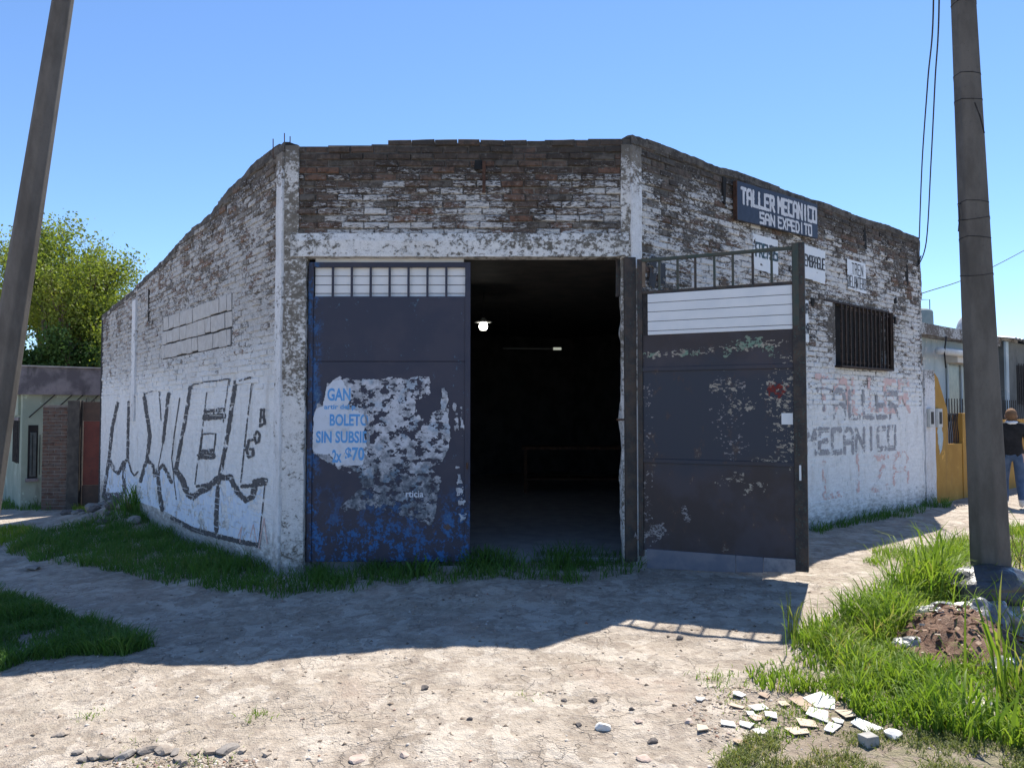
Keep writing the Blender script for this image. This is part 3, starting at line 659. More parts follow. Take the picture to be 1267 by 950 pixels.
G_green = mottled('gate_green_bars', (.05, .07, .06), (.08, .075, .06), 11, .6, .1)
G_white = mottled('white_slat', (.70, .72, .75), (.76, .77, .79), 3, .55, bump=.08)
P_pap = None
GL = Frame((A[0], 8.37), (1, 0))
gu0 = GL.uz(381, 500)[0]; gu1 = GL.uz(582, 500)[0]; fz = lambda py: GL.uz(480, py)[1]
gl = thing('metal_gate', 'closed dark blue gate leaf with torn posters and peeling blue paint', 'gate', tuple(GL.P((gu0 + gu1) / 2, 0, .05)), 'gate leaves of the workshop')
gt, gb = fz(325), .03
bx('stile', G_left, gl, GL, gu0, gu0 + .055, -.02, .025, gb, gt, .004); bx('stile', G_left, gl, GL, gu1 - .06, gu1, -.02, .025, gb, gt, .004)
bx('rail', G_left, gl, GL, gu0 + .055, gu1 - .06, -.02, .022, fz(331), gt, .004)
bx('panel', G_left, gl, GL, gu0 + .055, gu1 - .06, -.012, .008, gb, fz(447) - .004, .003); bx('panel', G_left, gl, GL, gu0 + .055, gu1 - .06, -.012, .012, fz(447), fz(367), .003)
bu0, bu1 = gu0 + .055, gu1 - .06
for i in range(1, 8):
    u = bu0 + (bu1 - bu0) * i / 8
    bx('bar', G_left, gl, GL, u - .012, u + .012, -.012, .012, fz(367), fz(331), .003)
zz_ = [fz(367), fz(362.5), fz(352), fz(341), fz(330), fz(318.5)]
for a, b_ in zip(zz_, zz_[1:]): bx('slat', G_white, gl, GL, bu0 + .005, bu1 + (.0 if b_ < fz(325) else -.02), -.045, -.035, a + .004, b_ - .004, .002)
bx('slat_backing', M['iron'], gl, GL, bu0, bu1 - .03, -.055, -.0452, zz_[0], zz_[-1] - .02)
bx('lock_plate', M['rust'], gl, GL, gu1 - .045, gu1 - .02, .025, .033, fz(580), fz(572), .003)
# torn posters on the left leaf
def pap_mat(b):
    s_ = b.attr('shade').outputs['Fac']; n = b.noise(b.pos(), 30, 5, .7)
    c = b.ramp(s_, [(0, (.07, .08, .10)), (.3, (.17, .19, .22)), (.6, (.33, .34, .37)), (1, (.56, .57, .62))])
    c = b.mix(b.m('MULTIPLY', b.mr(b.noise(b.pos(), 5, 5), .55, .62), .35), c, (.20, .34, .48)); b.bump(n, .5, .004); return c
P_pap = mat('torn_paper', pap_mat, .9, 0, .2); P_pap2 = mat('poster_paper', lambda b: b.mix(b.mr(b.noise(b.pos(), 7, 6, .65), .45, .7), (.62, .66, .74), (.5, .52, .56)), .9, 0, .2)
P_pblue = paintm('poster_blue_ink', (.10, .32, .68), (.14, .36, .66))
gq = lambda px, py: GL.uz(px, py, .01)
rag = [gq(*p) for p in ((388, 515), (392, 500), (402, 492), (404, 475), (420, 466), (445, 470), (470, 468), (500, 466), (531, 466), (532, 494), (512, 494), (520, 520), (545, 505), (548, 480), (555, 490), (556, 553), (545, 575), (530, 578), (545, 590), (540, 628), (535, 650), (520, 645), (470, 628), (430, 634), (420, 628), (450, 600), (440, 590), (410, 575), (388, 560))]
cells('torn_poster', GL, [], P_pap, gl, .0135, .005, .455, 13, 41, polys=[rag], edge=1.2, colfn=lambda u, z: np.clip(.30 + 1.7 * (fbm(u * 16, z * 16, 5, 44, .7) - .2) - .55 * sst(1.35, .9, z) * .9, 0, 1))
cells('torn_poster', GL, [(gq(548, 480), gq(556, 545), .05), (gq(562, 500), gq(565, 530), .04), (gq(571, 505), gq(573, 540), .025), (gq(568, 580), gq(572, 640), .06)], P_pap, gl, .0295, .006, .50, 12, 45, edge=1.3, colfn=lambda u, z: np.clip(.3 + fbm(u * 20, z * 20, 4, 48), 0, 1))
pw = [gq(*p) for p in ((387, 555), (388, 515), (391, 506), (400, 502), (404, 480), (412, 471), (422, 470), (430, 480), (436, 490), (428, 505), (452, 512), (450, 535), (455, 560), (448, 575), (416, 576), (408, 562), (395, 562))]
po = cells('poster', GL, [], P_pap2, gl, .0150, .006, .20, 8, 51, polys=[pw], edge=.7)
tag(po, 'white poster with pale blue lettering, partly torn off')
def text(txt, fr, p0, p1, w_, mt, par, offset=.02):
    """flat printed text filling the box p0 (bottom left) - p1 (top right) in u,z"""
    cu = bpy.data.curves.new('lettering', 'FONT'); cu.body = txt; cu.size = 1; cu.offset = offset; cu.resolution_u = 3
    t = bpy.data.objects.new('tmp', cu); C.objects.link(t); bpy.context.view_layer.update()
    me = bpy.data.meshes.new_from_object(t.evaluated_get(bpy.context.evaluated_depsgraph_get()))
    bpy.data.objects.remove(t)
    co = np.array([v.co[:] for v in me.vertices]); mn = co.min(0); mxx = co.max(0); s_ = (co - mn) / np.maximum(mxx - mn, 1e-6)
    for v, q in zip(me.vertices, s_): v.co = fr.P(p0[0] + (p1[0] - p0[0]) * q[0], w_, p0[1] + (p1[1] - p0[1]) * q[1])
    return link('lettering', me, mt, par)
for t_, a, b_ in (('GAN', (405, 496), (434, 480)), ('artir del p', (401, 508), (440, 500)), ('BOLETO', (408, 527), (456, 512)), ('SIN SUBSID', (391, 548), (458, 533)), ('$70', (427, 572), (451, 553)), ('2x', (411, 572), (423, 556))):
    o = text(t_, GL, gq(*a), gq(*b_), .0162, P_pblue, po, .032)
    if t_ == 'artir del p': o['kind'] = 'stuff'
text('rticia', GL, gq(502, 615), gq(524, 607), .0156, P_pap2, gl)
tw = [gq(*p) for p in ((440, 468), (452, 470), (456, 500), (462, 520), (452, 540), (450, 520), (446, 500), (436, 492))]
cells('torn_poster', GL, [(gq(452, 512), gq(455, 528), .03), (gq(455, 535), gq(456, 550), .03), (gq(452, 555), gq(454, 572), .03)], P_pap, gl, .0170, .006, .40, 14, 61, edge=1.2, colfn=lambda u, z: .2 + .5 * fbm(u * 18, z * 18, 4, 62))

# right leaf, swung outwards
TH = R(25); GRF = Frame((B[0] + .045, 8.24), (math.cos(TH), -math.sin(TH)))
gr = thing('metal_gate', 'open rusty brown gate leaf with bars and white slats on top', 'gate', tuple(GRF.P(.86, 0, .1)), 'gate leaves of the workshop')
GWd = 1.72
zr = lambda py: GRF.uz(885, py)[1]
tz, bz = zr(313), .19
z_bar0, z_sl0, z_r1, z_r2 = zr(356), zr(411.5), zr(455), zr(572)
bx('stile', G_frame, gr, GRF, 0, .055, -.025, .025, .12, tz, .004)
bx('stile', G_frame, gr, GRF, GWd - .12, GWd, -.035, .035, .10, tz + .03, .004)
bx('stile_cover', G_green, gr, GRF, GWd - .115, GWd - .055, .0355, .040, 2.55, tz + .02, .002)
bx('rail', G_green, gr, GRF, .055, GWd - .12, -.02, .02, tz - .035, tz, .003)
bx('rail', G_frame, gr, GRF, .055, GWd - .12, -.02, .02, z_bar0 - .02, z_bar0 + .012, .003)
for z in (z_r1, z_r2): bx('rail', G_right, gr, GRF, .055, GWd - .12, -.02, .022, z - .022, z + .022, .003)
for a, b_ in ((bz, z_r2 - .022), (z_r2 + .022, z_r1 - .022), (z_r1 + .022, z_sl0)): bx('panel', G_right, gr, GRF, .055, GWd - .12, -.01, .006, a, b_, .002)
for i in range(1, 8):
    u = .055 + (GWd - .175) * i / 8 + random.uniform(-.006, .006)
    bx('bar', G_green if i % 3 else G_frame, gr, GRF, u - .012, u + .012, -.012, .012, z_bar0 + .012, tz - .035, .003)
ns = 5; sz = [z_sl0 + (z_bar0 - .022 - z_sl0) * q for q in (0, .10, .33, .56, .78, 1)]
for a, b_ in zip(sz, sz[1:]): bx('slat', G_white, gr, GRF, .115, GWd - .122, .007, .018, a + .003, b_ - .003, .002)
bx('slat_backing', M['iron'], gr, GRF, .06, GWd - .121, -.006, .0065, z_sl0 + .001, z_bar0 - .021)
# kick boards along the bottom
def kick(u0, u1, za, zb, zc, zd, mt):
    MB().hexa([GRF.P(u0, .008, za), GRF.P(u1, .008, zb), GRF.P(u1, .028, zb), GRF.P(u0, .028, za), GRF.P(u0, .008, zc), GRF.P(u1, .008, zd), GRF.P(u1, .028, zd), GRF.P(u0, .028, zc)]).build('kick_board', mt, gr, False, .003)
K1 = mottled('kick_board_paint', (.15, .155, .19), (.21, .20, .22), 5, .7)
kick(.09, 1.02, .0, .035, .205, .21, K1); kick(1.025, 1.29, .04, .06, .21, .21, K1); kick(1.295, 1.60, .065, .09, .21, .215, mottled('kick_board_b', (.17, .17, .20), (.30, .29, .30), 8, .7))
bx('handle', G_white, gr, GRF, GWd - .075, GWd - .055, .0352, .05, zr(590), zr(572), .003)
# scraps, paper and paint marks on the right leaf
gg = lambda px, py: GRF.uz(px, py, .01)
P_mint = paintm('mint_paint', (.16, .26, .20), (.22, .26, .20)); P_cream = paintm('cream_paint', (.40, .36, .30), (.25, .22, .19)); P_dred = paintm('dark_red_paint', (.20, .03, .025)); P_dust = paintm('pale_dust', (.30, .28, .28), (.22, .20, .2))
cells('paint_remnant', GRF, [(gg(910, 428), gg(940, 424), .10), (gg(900, 440), gg(903, 430), .08), (gg(795, 440), gg(815, 437), .05), (gg(845, 437), gg(866, 435), .05), (gg(950, 430), gg(956, 437), .08)], P_mint, gr, .0075, .005, .51, 24, 71, edge=1.3)
cells('paint_remnant', GRF, [(gg(790, 441), gg(975, 424), .06), (gg(980, 455), gg(968, 560), .24), (gg(955, 480), gg(972, 520), .2), (gg(905, 505), gg(930, 500), .1), (gg(880, 480), gg(910, 475), .1), (gg(935, 570), gg(975, 573), .06), (gg(895, 595), gg(920, 590), .12), (gg(925, 605), gg(940, 600), .1)], P_cream, gr, .0085, .005, .595, 30, 72, edge=1.3)
cells('paint_remnant', GRF, [(gg(958, 480), gg(964, 482), .13)], P_dred, gr, .0080, .005, .47, 26, 73, edge=1.0)
cells('dust_mark', GRF, [(gg(797, 661), gg(812, 657), .15), (gg(847, 630), gg(850, 640), .08)], P_dust, gr, .0080, .004, .50, 60, 74, edge=1.2)
cells('dust_mark', GRF, [(gg(800, 480), gg(800, 640), .10), (gg(900, 480), gg(905, 560), .25)], P_dust, gr, .0070, .004, .66, 34, 76, edge=1.2)
c0 = gg(967, 525); c1 = gg(981, 511)
bx('paper_note', G_white, gr, GRF, c0[0], c1[0], .0095, .0105, c0[1], c1[1])
# fixed gate post at the right jamb
bx('gate_post', G_frame, ws, Frame((B[0], 8.27), (1, 0)), -.10, .03, -.05, .01, .05, zl0 - .01, .004)
bx('gate_prop', mottled('old_timber', (.16, .12, .09), (.24, .19, .15), 7), ws, Frame((B[0], 8.25), (1, 0)), .085, .125, .0, .05, zl0 - .35, zl0 - .03, .004)
bx('latch', M['rust'], ws, FW, uo1 - .13, uo1 - .02, -.04, -.015, FW.uz(770, 519)[1] - .01, FW.uz(770, 519)[1] + .01)
bx('sheet_scrap', G_frame, ws, FW, uo1 - .11, uo1 + .02, -.10, -.07, zl0 - .42, zl0 - .03, .01, .02)

# ------------------------------------------------------------------ inside: lamp, tube, bench shapes
lp = at_y(598, 403, 12.0)
lamp = thing('hanging_lamp', 'lit bulb under a flat metal shade hanging inside the dark workshop', 'lamp', tuple(lp))
def lathe(name, mt, par, c, prof, n=20, smooth=True):
    m = MB(); v = []; f = []
    for r_, z in prof:
        for k in range(n): v.append((c[0] + r_ * math.cos(2 * math.pi * k / n), c[1] + r_ * math.sin(2 * math.pi * k / n), c[2] + z))
    for i in range(len(prof) - 1):
        for k in range(n): f.append((i * n + k, i * n + (k + 1) % n, (i + 1) * n + (k + 1) % n, (i + 1) * n + k))
    m.add(v, f); return m.build(name, mt, par, smooth)
def emis(name, c, s_):
    m = mat(name, None, .5, col=c); b = m.node_tree.nodes['Principled BSDF']; b.inputs['Emission Color'].default_value = (*c, 1); b.inputs['Emission Strength'].default_value = s_; return m
lathe('bulb', emis('bulb_glow', (1, .97, .88), 9), lamp, lp, [(.0, -.07), (.045, -.068), (.065, -.04), (.068, 0), (.06, .03), (.05, .04)])
lathe('shade', mottled('lamp_shade', (.5, .5, .48), (.6, .6, .58), 6, .4), lamp, lp, [(.05, .041), (.14, .052), (.145, .06), (.06, .085), (.03, .12), (.0, .12)])
MB().tube([lp + Vector((0, 0, .11)), lp + Vector((0, 0, 3.62 - lp.z))], .006, 5).build('cord', M['iron'], lamp)
tp = at_y(655, 431, 14.0)
tl = thing('tube_light', 'unlit fluorescent tube fixture, end glint set as a glow, hung level in the dark interior', 'lamp', tuple(tp))
TF = Frame((tp.x, tp.y), (1, .1))
bx('tube', mottled('tube_dull', (.10, .11, .11), (.13, .13, .13), 4), tl, TF, -.5, .45, -.02, .02, tp.z - .02, tp.z + .01, .006)
bx('tube_end_glint', emis('tube_end_painted_glint', (.8, .85, .7), .22), tl, TF, .45, .6, -.03, .03, tp.z - .025, tp.z + .02, .006)  # glint on the tube end put in as emission, tube itself unlit
for u in (-.4, .4): MB().tube([TF.P(u, 0, tp.z), TF.P(u, 0, 3.62)], .004, 4).build('chain', M['iron'], tl)
wb = thing('work_bench', 'steel work bench with shelf at the back of the dark workshop', 'bench', (1.3, 15.5, .06))
WF = Frame((.2, 15.6), (1, 0))
bx('bench_top', M['rust'], wb, WF, 0, 2.2, 0, .7, .92, .98, .005); bx('shelf', M['rust'], wb, WF, .05, 2.15, .05, .65, .32, .35)
for u in (.04, 2.1):
    for w_ in (.04, .6): bx('leg', M['rust'], wb, WF, u, u + .06, w_, w_ + .06, .06, .92)

# ------------------------------------------------------------------ poles
def pole_mat(b):
    p = b.pos(); n = b.noise(b.vmul(p, (1, 1, .35)), 5, 8, .65); n2 = b.noise(p, 45, 5, .65); v = b.vor(p, 28)
    c = b.mix(b.mr(n, .35, .65), (.10, .09, .08), (.15, .136, .122)); c = b.mix(b.m('MULTIPLY', b.mr(n2, .55, .7), .5), c, (.11, .10, .09))
    c = b.mix(b.m('MULTIPLY', b.mr(v, .14, .06), .6), c, (.08, .075, .07)); b.bump(b.m('ADD', n2, b.mr(v, .05, .16)), .5, .006); return c
PM = mat('pole_concrete', pole_mat, .92, 0, .2)
def pole(base, top, r0, r1, label, rot=0):
    t = thing('utility_pole', label, 'pole', tuple(base), 'concrete utility poles'); m = MB(); n = 8; rings = []
    for i in range(25):
        q = i / 24; c = base.lerp(top, q); rr_ = r0 + (r1 - r0) * q
        ring_ = []
        for k in range(n):
            a = rot + 2 * math.pi * (k + .5) / n; s_ = 1.0
            ring_.append(c + Vector((math.cos(a) * rr_, math.sin(a) * rr_, 0)))
        rings.append(ring_)
    v = [p for r_ in rings for p in r_]; f = []
    for i in range(24):
        for k in range(n): f.append((i * n + k, i * n + (k + 1) % n, (i + 1) * n + (k + 1) % n, (i + 1) * n + k))
    f.append(tuple(range(24 * n, 25 * n))); m.add(v, f); m.build('shaft', PM, t, False, .012); return t
pb = gp(1229, 738); pb.z -= .3
ptop = at_y(1192, 0, pb.y); dv = (ptop - pb); ptop2 = pb + dv * 1.55
RP0, RP1 = .172, .172 + (.105 - .172) * 1.55
rp = pole(pb, ptop2, .172, RP1, 'upright grey concrete pole rising from the rubbish heap by the tall grass', .2)
def band(py, tail=False):
    q = at_y(1210, py, pb.y).z; t_ = (q - pb.z) / (ptop2.z - pb.z); c = pb.lerp(ptop2, t_); r_ = .172 + (RP1 - .172) * t_ - .001
    pts = [c + Vector((math.cos(a) * r_, math.sin(a) * r_, .014 * math.sin(a * 2 + py))) for a in .2 + 2 * math.pi * (np.arange(9) + .5) / 8]
    MB().tube(pts, .0045, 5, False).build('wire_tie', M['iron'], rp)
    if tail:
        s_ = c + Vector((-r_, -.02, 0)); MB().tube([s_, s_ + Vector((-.03, -.02, -.03)), s_ + Vector((-.02, -.02, -.12)), s_ + Vector((-.035, -.02, -.26))], .006, 5).build('loose_wire', M['iron'], rp)
for py, tl_ in ((5, 0), (95, 0), (127, 0), (252, 1), (273, 0), (296, 0), (342, 0)): band(py, tl_)
c = at_y(1205, 125, pb.y); MB().tube([at_y(1206, 127, pb.y - .17), at_y(1213, 145, pb.y - .16), at_y(1218, 165, pb.y - .14)], .006, 5).build('loose_wire', M['iron'], rp)
lb0 = at_y(-46, 745, 7.4); lb = Vector((lb0.x, lb0.y, h1(lb0.x, lb0.y) - .3)); lt = at_y(78, 0, 7.4); lt2 = lb + (lt - lb) * 1.5
pole(lb, lt2, .165, .165 + (.098 - .165) * 1.5, 'concrete pole leaning towards the leafy green tree', .1)

# ------------------------------------------------------------------ cables
CB = mottled('cable_black', (.02, .02, .022), (.03, .03, .03), 5, .6)
def cable(pts, r_, label, parent=None):
    P = [Vector(p) for p in pts]; out = []
    for i in range(len(P) - 1):
        p0, p1, p2, p3 = P[max(i - 1, 0)], P[i], P[i + 1], P[min(i + 2, len(P) - 1)]
        for k in range(10):
            t = k / 10; out.append(.5 * ((2 * p1) + (p2 - p0) * t + (2 * p0 - 5 * p1 + 4 * p2 - p3) * t * t + (3 * p1 - p0 - 3 * p2 + p3) * t ** 3))
    out.append(P[-1]); o = MB().tube(out, r_, 6).build('cable', CB, None, True)
    return tag(o, label, 'cable', 'overhead cables')
ptp = pb.lerp(ptop2, .97)
e1 = RE + Vector((-.02, -.05, zt_r1 - .05))
cable([e1, at_y(1141, 200, 12.2), at_y(1148, 100, 10.6), at_y(1155, 0, 9.3), ptp + Vector((-.14, .05, 0))], .010, 'straighter black cable from the workshop wall top up to the pole')
e2 = at_y(1135, 330, 13.3)
cable([RW.P(RLEN - .02, .04, zt_r1 - .35), e2, at_y(1146, 300, 12.9), at_y(1152, 200, 12.0), at_y(1157, 100, 10.6), at_y(1162, 0, 9.3), ptp + Vector((-.12, -.05, -.1))], .010, 'slack black cable with a loop below the workshop wall top')
cable([at_y(1110, 372, 20), at_y(1150, 360, 21), at_y(1200, 343, 23), at_y(1267, 310, 26), at_y(1400, 235, 32)], .014, 'thin cable over the pale blue house roof')

# ------------------------------------------------------------------ left neighbour
def plaster(name, c1, c2, c3, sc=1.6, streak=True):
    def fn(b):
        p = b.pos(); n = b.noise(p, sc, 7, .6); n2 = b.noise(p, sc * 7, 6, .65); n3 = b.noise(b.vmul(p, (1, 1, .22)), 4, 6, .6)
        c = b.mix(b.mr(n, .38, .62), c1, c2); c = b.mix(b.m('MULTIPLY', b.mr(n3, .52, .68), .65), c, c3)
        c = b.mix(b.mr(b.m('ADD', b.m('MULTIPLY', n, .5), b.m('MULTIPLY', n2, .5)), .585, .61), c, tuple(min(.62, q * 1.7) for q in c1)); b.bump(n2, .4, .008); return c
    return mat(name, fn, .92, 0, .2)
GRN = plaster('pale_green_plaster', (.25, .30, .245), (.31, .35, .29), (.15, .165, .14)); FAS = plaster('stained_fascia', (.12, .108, .115), (.24, .215, .22), (.05, .047, .05), 2.6)
HC = at_y(25, 627, 17.05); HS = Frame((HC.x, HC.y), (.7826, .6225)); HF = Frame((HC.x, HC.y), LD, -1)
hz = HC.z - .3; hz1 = at_y(26, 452, 17.05).z; hz2 = at_y(26, 488, 17.05).z
hl = thing('house', 'low pale green house with a stained flat parapet', 'house', (HC.x, HC.y, HC.z))
MB().box(HS, 0, 6, -7, 0, hz, hz2).build('wall', GRN, hl)
MB().box(HS, -.13, 6.1, -7.1, .13, hz2, hz1 - .03).build('parapet', FAS, hl)
MB().box(HS, -.17, 6.14, -7.14, .17, hz1 - .03, hz1).build('coping', mottled('coping', (.33, .31, .29), (.42, .40, .37), 6), hl)
a = HS.uz(25, 0)[0]; b_ = HS.uz(47, 0)[0]
w1 = bx('window', M['dark'], hl, HS, .12, HS.uz(47, 540)[0], -.1, .012, HS.uz(30, 592)[1], HS.uz(30, 526)[1])
bx('sill', FAS, w1, HS, .08, HS.uz(48, 540)[0], 0.012, .09, HS.uz(30, 596)[1], HS.uz(30, 592)[1], .004); bx('shutter', mottled('shutter', (.06, .075, .075), (.09, .10, .10), 8), w1, HS, .16, HS.uz(45, 540)[0], .0121, .03, HS.uz(30, 590)[1], HS.uz(30, 535)[1], .004)
for i in range(4): bx('slat', M['dark'], w1, HS, .2 + .14 * i, .215 + .14 * i, .03, .036, HS.uz(30, 588)[1], HS.uz(30, 538)[1])
zA, zB_ = at_y(10, 572, 17.7).z, at_y(10, 520, 17.7).z
w2 = bx('window', M['dark'], hl, HF, .45, 1.5, -.1, .012, zA, zB_); bx('window_frame', FAS, w2, HF, .40, 1.55, .0121, .04, zB_, zB_ + .07)
for i in range(6): MB().tube([HF.P(.52 + .18 * i, .04, zA), HF.P(.52 + .18 * i, .04, zB_)], .012, 5).build('bar', M['iron'], w2)
bx('sign_panel', GRN, hl, HF, .4, 1.7, .0, .05, zB_ + .12, zB_ + .75, .006)
for px, q in ((36, .15), (58, .5), (72, .3), (92, .45)):      # added thin rods standing in for diagonal stains on the wall
    u, z = HS.uz(px, 500); MB().tube([HS.P(u, .02, z - .3), HS.P(u + .5, .05, z + .02 + .2)], .012, 4).build('stain_rod', M['iron'], hl)
# brick pier, post and red sheet gate between house and workshop
BFx = Frame((at_y(52, 560, 16.55).x, 16.55), (1, .05)); gz = h1(BFx.o.x, 16.5)
bpz = at_y(60, 501, 16.6).z; bw = at_y(82, 560, 16.55).x - BFx.o.x
bp = thing('brick_wall', 'short unplastered red brick wall panel beside the red sheet gate', 'wall', tuple(BFx.P(bw / 2, 0, gz)))
core = bx('core', mottled('pier_mortar', (.16, .14, .12), (.22, .19, .17), 9), bp, BFx, 0.0, bw, -.14, -.012, gz - .3, bpz)
pbm = []
PBR = mat('pier_brick', lambda b: b.mix(b.mr(b.noise(b.pos(), 9, 5), .35, .65), b.mix(b.objr(), (.085, .052, .043), (.15, .088, .068)), (.12, .10, .09)), .93, 0, .1)
for i in range(4):
    t_ = brick_mesh(.25, .062, None, 80 + i); me = bpy.data.meshes.new('brick'); me.from_pydata(t_.v, [], t_.f); me.materials.append(PBR); pbm.append(me)
k = 0; z = gz + .02
while z < bpz - .05:
    u = -.13 * (k % 2)
    while u < bw:
        a, e = max(u, 0), min(u + .253, bw)
        if e - a > .04:
            o = bpy.data.objects.new('brick', random.choice(pbm)); C.objects.link(o); o.parent = bp; o.matrix_parent_inverse = Matrix.Translation(-Vector(bp['_loc']))
            o.matrix_basis = BFx.mat((a + e) / 2, random.uniform(-.004, .004), z + .037) @ Matrix.Diagonal(((e - a) / .25, 1, 1, 1))
        u += .265
    z += CH; k += 1
dp = bx('post', mottled('dark_post', (.05, .045, .042), (.09, .08, .07), 6), bp, BFx, bw + .01, bw + .27, -.16, .03, gz - .3, bpz + .1, .01)
RG0 = at_y(97, 560, 16.5).x - BFx.o.x
rg = thing('sheet_gate', 'dark red sheet metal gate against the end of the graffiti wall', 'gate', tuple(BFx.P(RG0 + .4, 0, gz)))
RED = mottled('red_oxide_sheet', (.115, .026, .020), (.15, .035, .025), 3, .6, c3=(.07, .03, .025)); RBR = mottled('rust_brown_sheet', (.07, .045, .035), (.10, .06, .045), 5, .7)
rz1 = at_y(110, 497, 16.5).z
bx('frame_stile', M['iron'], rg, BFx, RG0 - .06, RG0 - .01, -.1, -.05, gz + .02, rz1 + .03); bx('panel', RBR, rg, BFx, RG0, RG0 + 1.4, -.09, -.07, rz1 - .42, rz1, .004)
bx('panel', RED, rg, BFx, RG0 + .02, RG0 + 1.4, -.09, -.06, gz + .55, rz1 - .425, .004); bx('panel', RBR, rg, BFx, RG0, RG0 + 1.4, -.09, -.07, gz + .08, gz + .545, .004)
for i in range(7): bx('spike', M['iron'], rg, BFx, RG0 + .05 + i * .17, RG0 + .065 + i * .17, -.085, -.075, rz1, rz1 + .08)

# ------------------------------------------------------------------ right neighbours
YEL = plaster('ochre_paint', (.36, .20, .05), (.41, .235, .06), (.27, .17, .07), 2.2); BLU = plaster('pale_blue_plaster', (.36, .45, .50), (.42, .50, .54), (.26, .31, .33)); WHT = wall_mat('pier_whitewash', [(0, .40), (.3, .42), (.5, .48)], [(.12, .11, .10), (.2, .19, .17)], (2.2, 2.8), .7, None, 4.0, (.70, .70, .72), True)
yw = thing('boundary_wall', 'ochre yellow low front wall with wrought iron inset beyond the workshop', 'wall', tuple(RW.P(9.2, 0, 0)))
u1 = RW.uz(1156, 560)[0]
o = rough_column('pier', RW, RLEN + .07, u1, -.1, .03, -.2, RW.uz(1140, 457)[1], WHT, .012, 40, 15, yw); tag(o, 'whitewashed stained pier at the workshop end of the yellow wall')
uy1 = RW.uz(1172, 560)[0]; ztp = RW.uz(1158, 461)[1]; zlo_ = RW.uz(1196, 511)[1]
MB().prism([RW.P(u1 + .01, -.12, -.2), RW.P(uy1, -.12, -.2), RW.P(uy1, -.12, zlo_ + .05), RW.P(u1 + .18, -.12, ztp - .1), RW.P(u1 + .01, -.12, ztp)],
           [RW.P(u1 + .01, .02, -.2), RW.P(uy1, .02, -.2), RW.P(uy1, .02, zlo_ + .05), RW.P(u1 + .18, .02, ztp - .1), RW.P(u1 + .01, .02, ztp)]).build('wing', YEL, yw)
uy2 = RW.uz(1189, 560)[0]; zin = RW.uz(1180, 549)[1]
bx('wall_base', YEL, yw, RW, uy1 + .001, uy2, -.12, .02, -.2, zin); bx('post', YEL, yw, RW, uy2 + .001, uy2 + .65, -.14, .04, -.2, zlo_, .01)
bx('wall_base', YEL, yw, RW, uy2 + .652, 20, -.12, .02, -.2, zlo_ - .15)
cells('flaked_patch', RW, [], BLU, yw, .0235, .012, 0, 5, 77, polys=[[(u1 + .10, 1.5), (u1 + .28, 1.45), (u1 + .38, 1.2), (u1 + .30, .98), (u1 + .2, .9), (u1 + .12, 1.1)]], edge=1.2)
for i in range(8):
    u = uy1 + .05 + (uy2 - uy1 - .08) * i / 7
    MB().tube([RW.P(u + .03 * math.sin(q * 6.3), -.04, zin + (zlo_ - .02 - zin) * q) for q in np.linspace(0, 1, 9)], .012, 5).build('wrought_bar', M['iron'], yw)
bx('rail', M['iron'], yw, RW, uy1, uy2, -.06, -.03, zlo_ - .03, zlo_)
for i in range(60):
    u = uy1 + i * .14
    if u < 19: MB().box(RW, u, u + .014, -.06, -.046, zlo_ - .16, zlo_ + .28).build('spike', M['iron'], yw)
for px, w_ in ((1147, .03), (1158, .02)):
    u, z = RW.uz(px, 517); t_ = bx('meter_box', mottled('meter_box', (.45, .46, .44), (.55, .55, .53), 8), yw, RW, u - .10, u + .10, w_ + .006, w_ + .06, z - .17, z + .17, .008)
    bx('meter_window', M['iron'], t_, RW, u - .06, u + .06, w_ + .0605, w_ + .064, z - .11, z + .11)
WB = -1.6
ub0 = RW.uz(1120, 480, WB)[0]; ub1 = RW.uz(1241, 480, WB)[0]
bh_ = thing('house', 'pale blue flat roofed house behind the yellow wall', 'house', tuple(RW.P((ub0 + ub1) / 2, WB, 0)))
zr0 = RW.uz(1170, 418, WB + .3)[1]; zr1_ = RW.uz(1170, 405, WB + .3)[1]
uw0, uw1 = RW.uz(1171, 480, WB)[0], RW.uz(1204, 480, WB)[0]; zw0, zw1 = RW.uz(1186, 520, WB)[1], RW.uz(1186, 452, WB)[1]
MB().box(RW, ub0, ub1, -8, WB, -.2, zr0).build('wall', BLU, bh_)
MB().box(RW, ub0 - .1, ub1 + .1, -8.1, WB + .35, zr0, zr1_).build('roof_slab', wall_mat('roof_edge', [(0, .5), (1, .5)], [(.12, .11, .1), (.2, .18, .17)], (3.2, 4.3), .5, None, 6.0, (.55, .57, .58), True), bh_)
wn = bx('window', mottled('grey_glass', (.10, .12, .12), (.16, .18, .17), 3, .25), bh_, RW, uw0, uw1, WB + .001, WB + .02, zw0, zw1)
for q in (0, .5, 1): bx('frame', BLU, wn, RW, uw0 + (uw1 - uw0) * q - .04, uw0 + (uw1 - uw0) * q + .04, WB + .0205, WB + .05, zw0, zw1)
bx('awning', mottled('awning', (.5, .49, .46), (.56, .55, .52), 4), bh_, RW, uw0 - .1, uw1 + .6, WB + .001, WB + .3, zw1 + .02, zw1 + .22, .01)
MB().tube([RW.P(RW.uz(1161, 434, WB + .35)[0], WB + .35, RW.uz(1161, 434, WB + .35)[1]), RW.P(RW.uz(1212, 434, WB + .35)[0], WB + .35, RW.uz(1161, 434, WB + .35)[1] + .02)], .085, 10).build('pipe', mottled('white_pipe', (.5, .52, .53), (.58, .6, .6), 6), bh_, True)
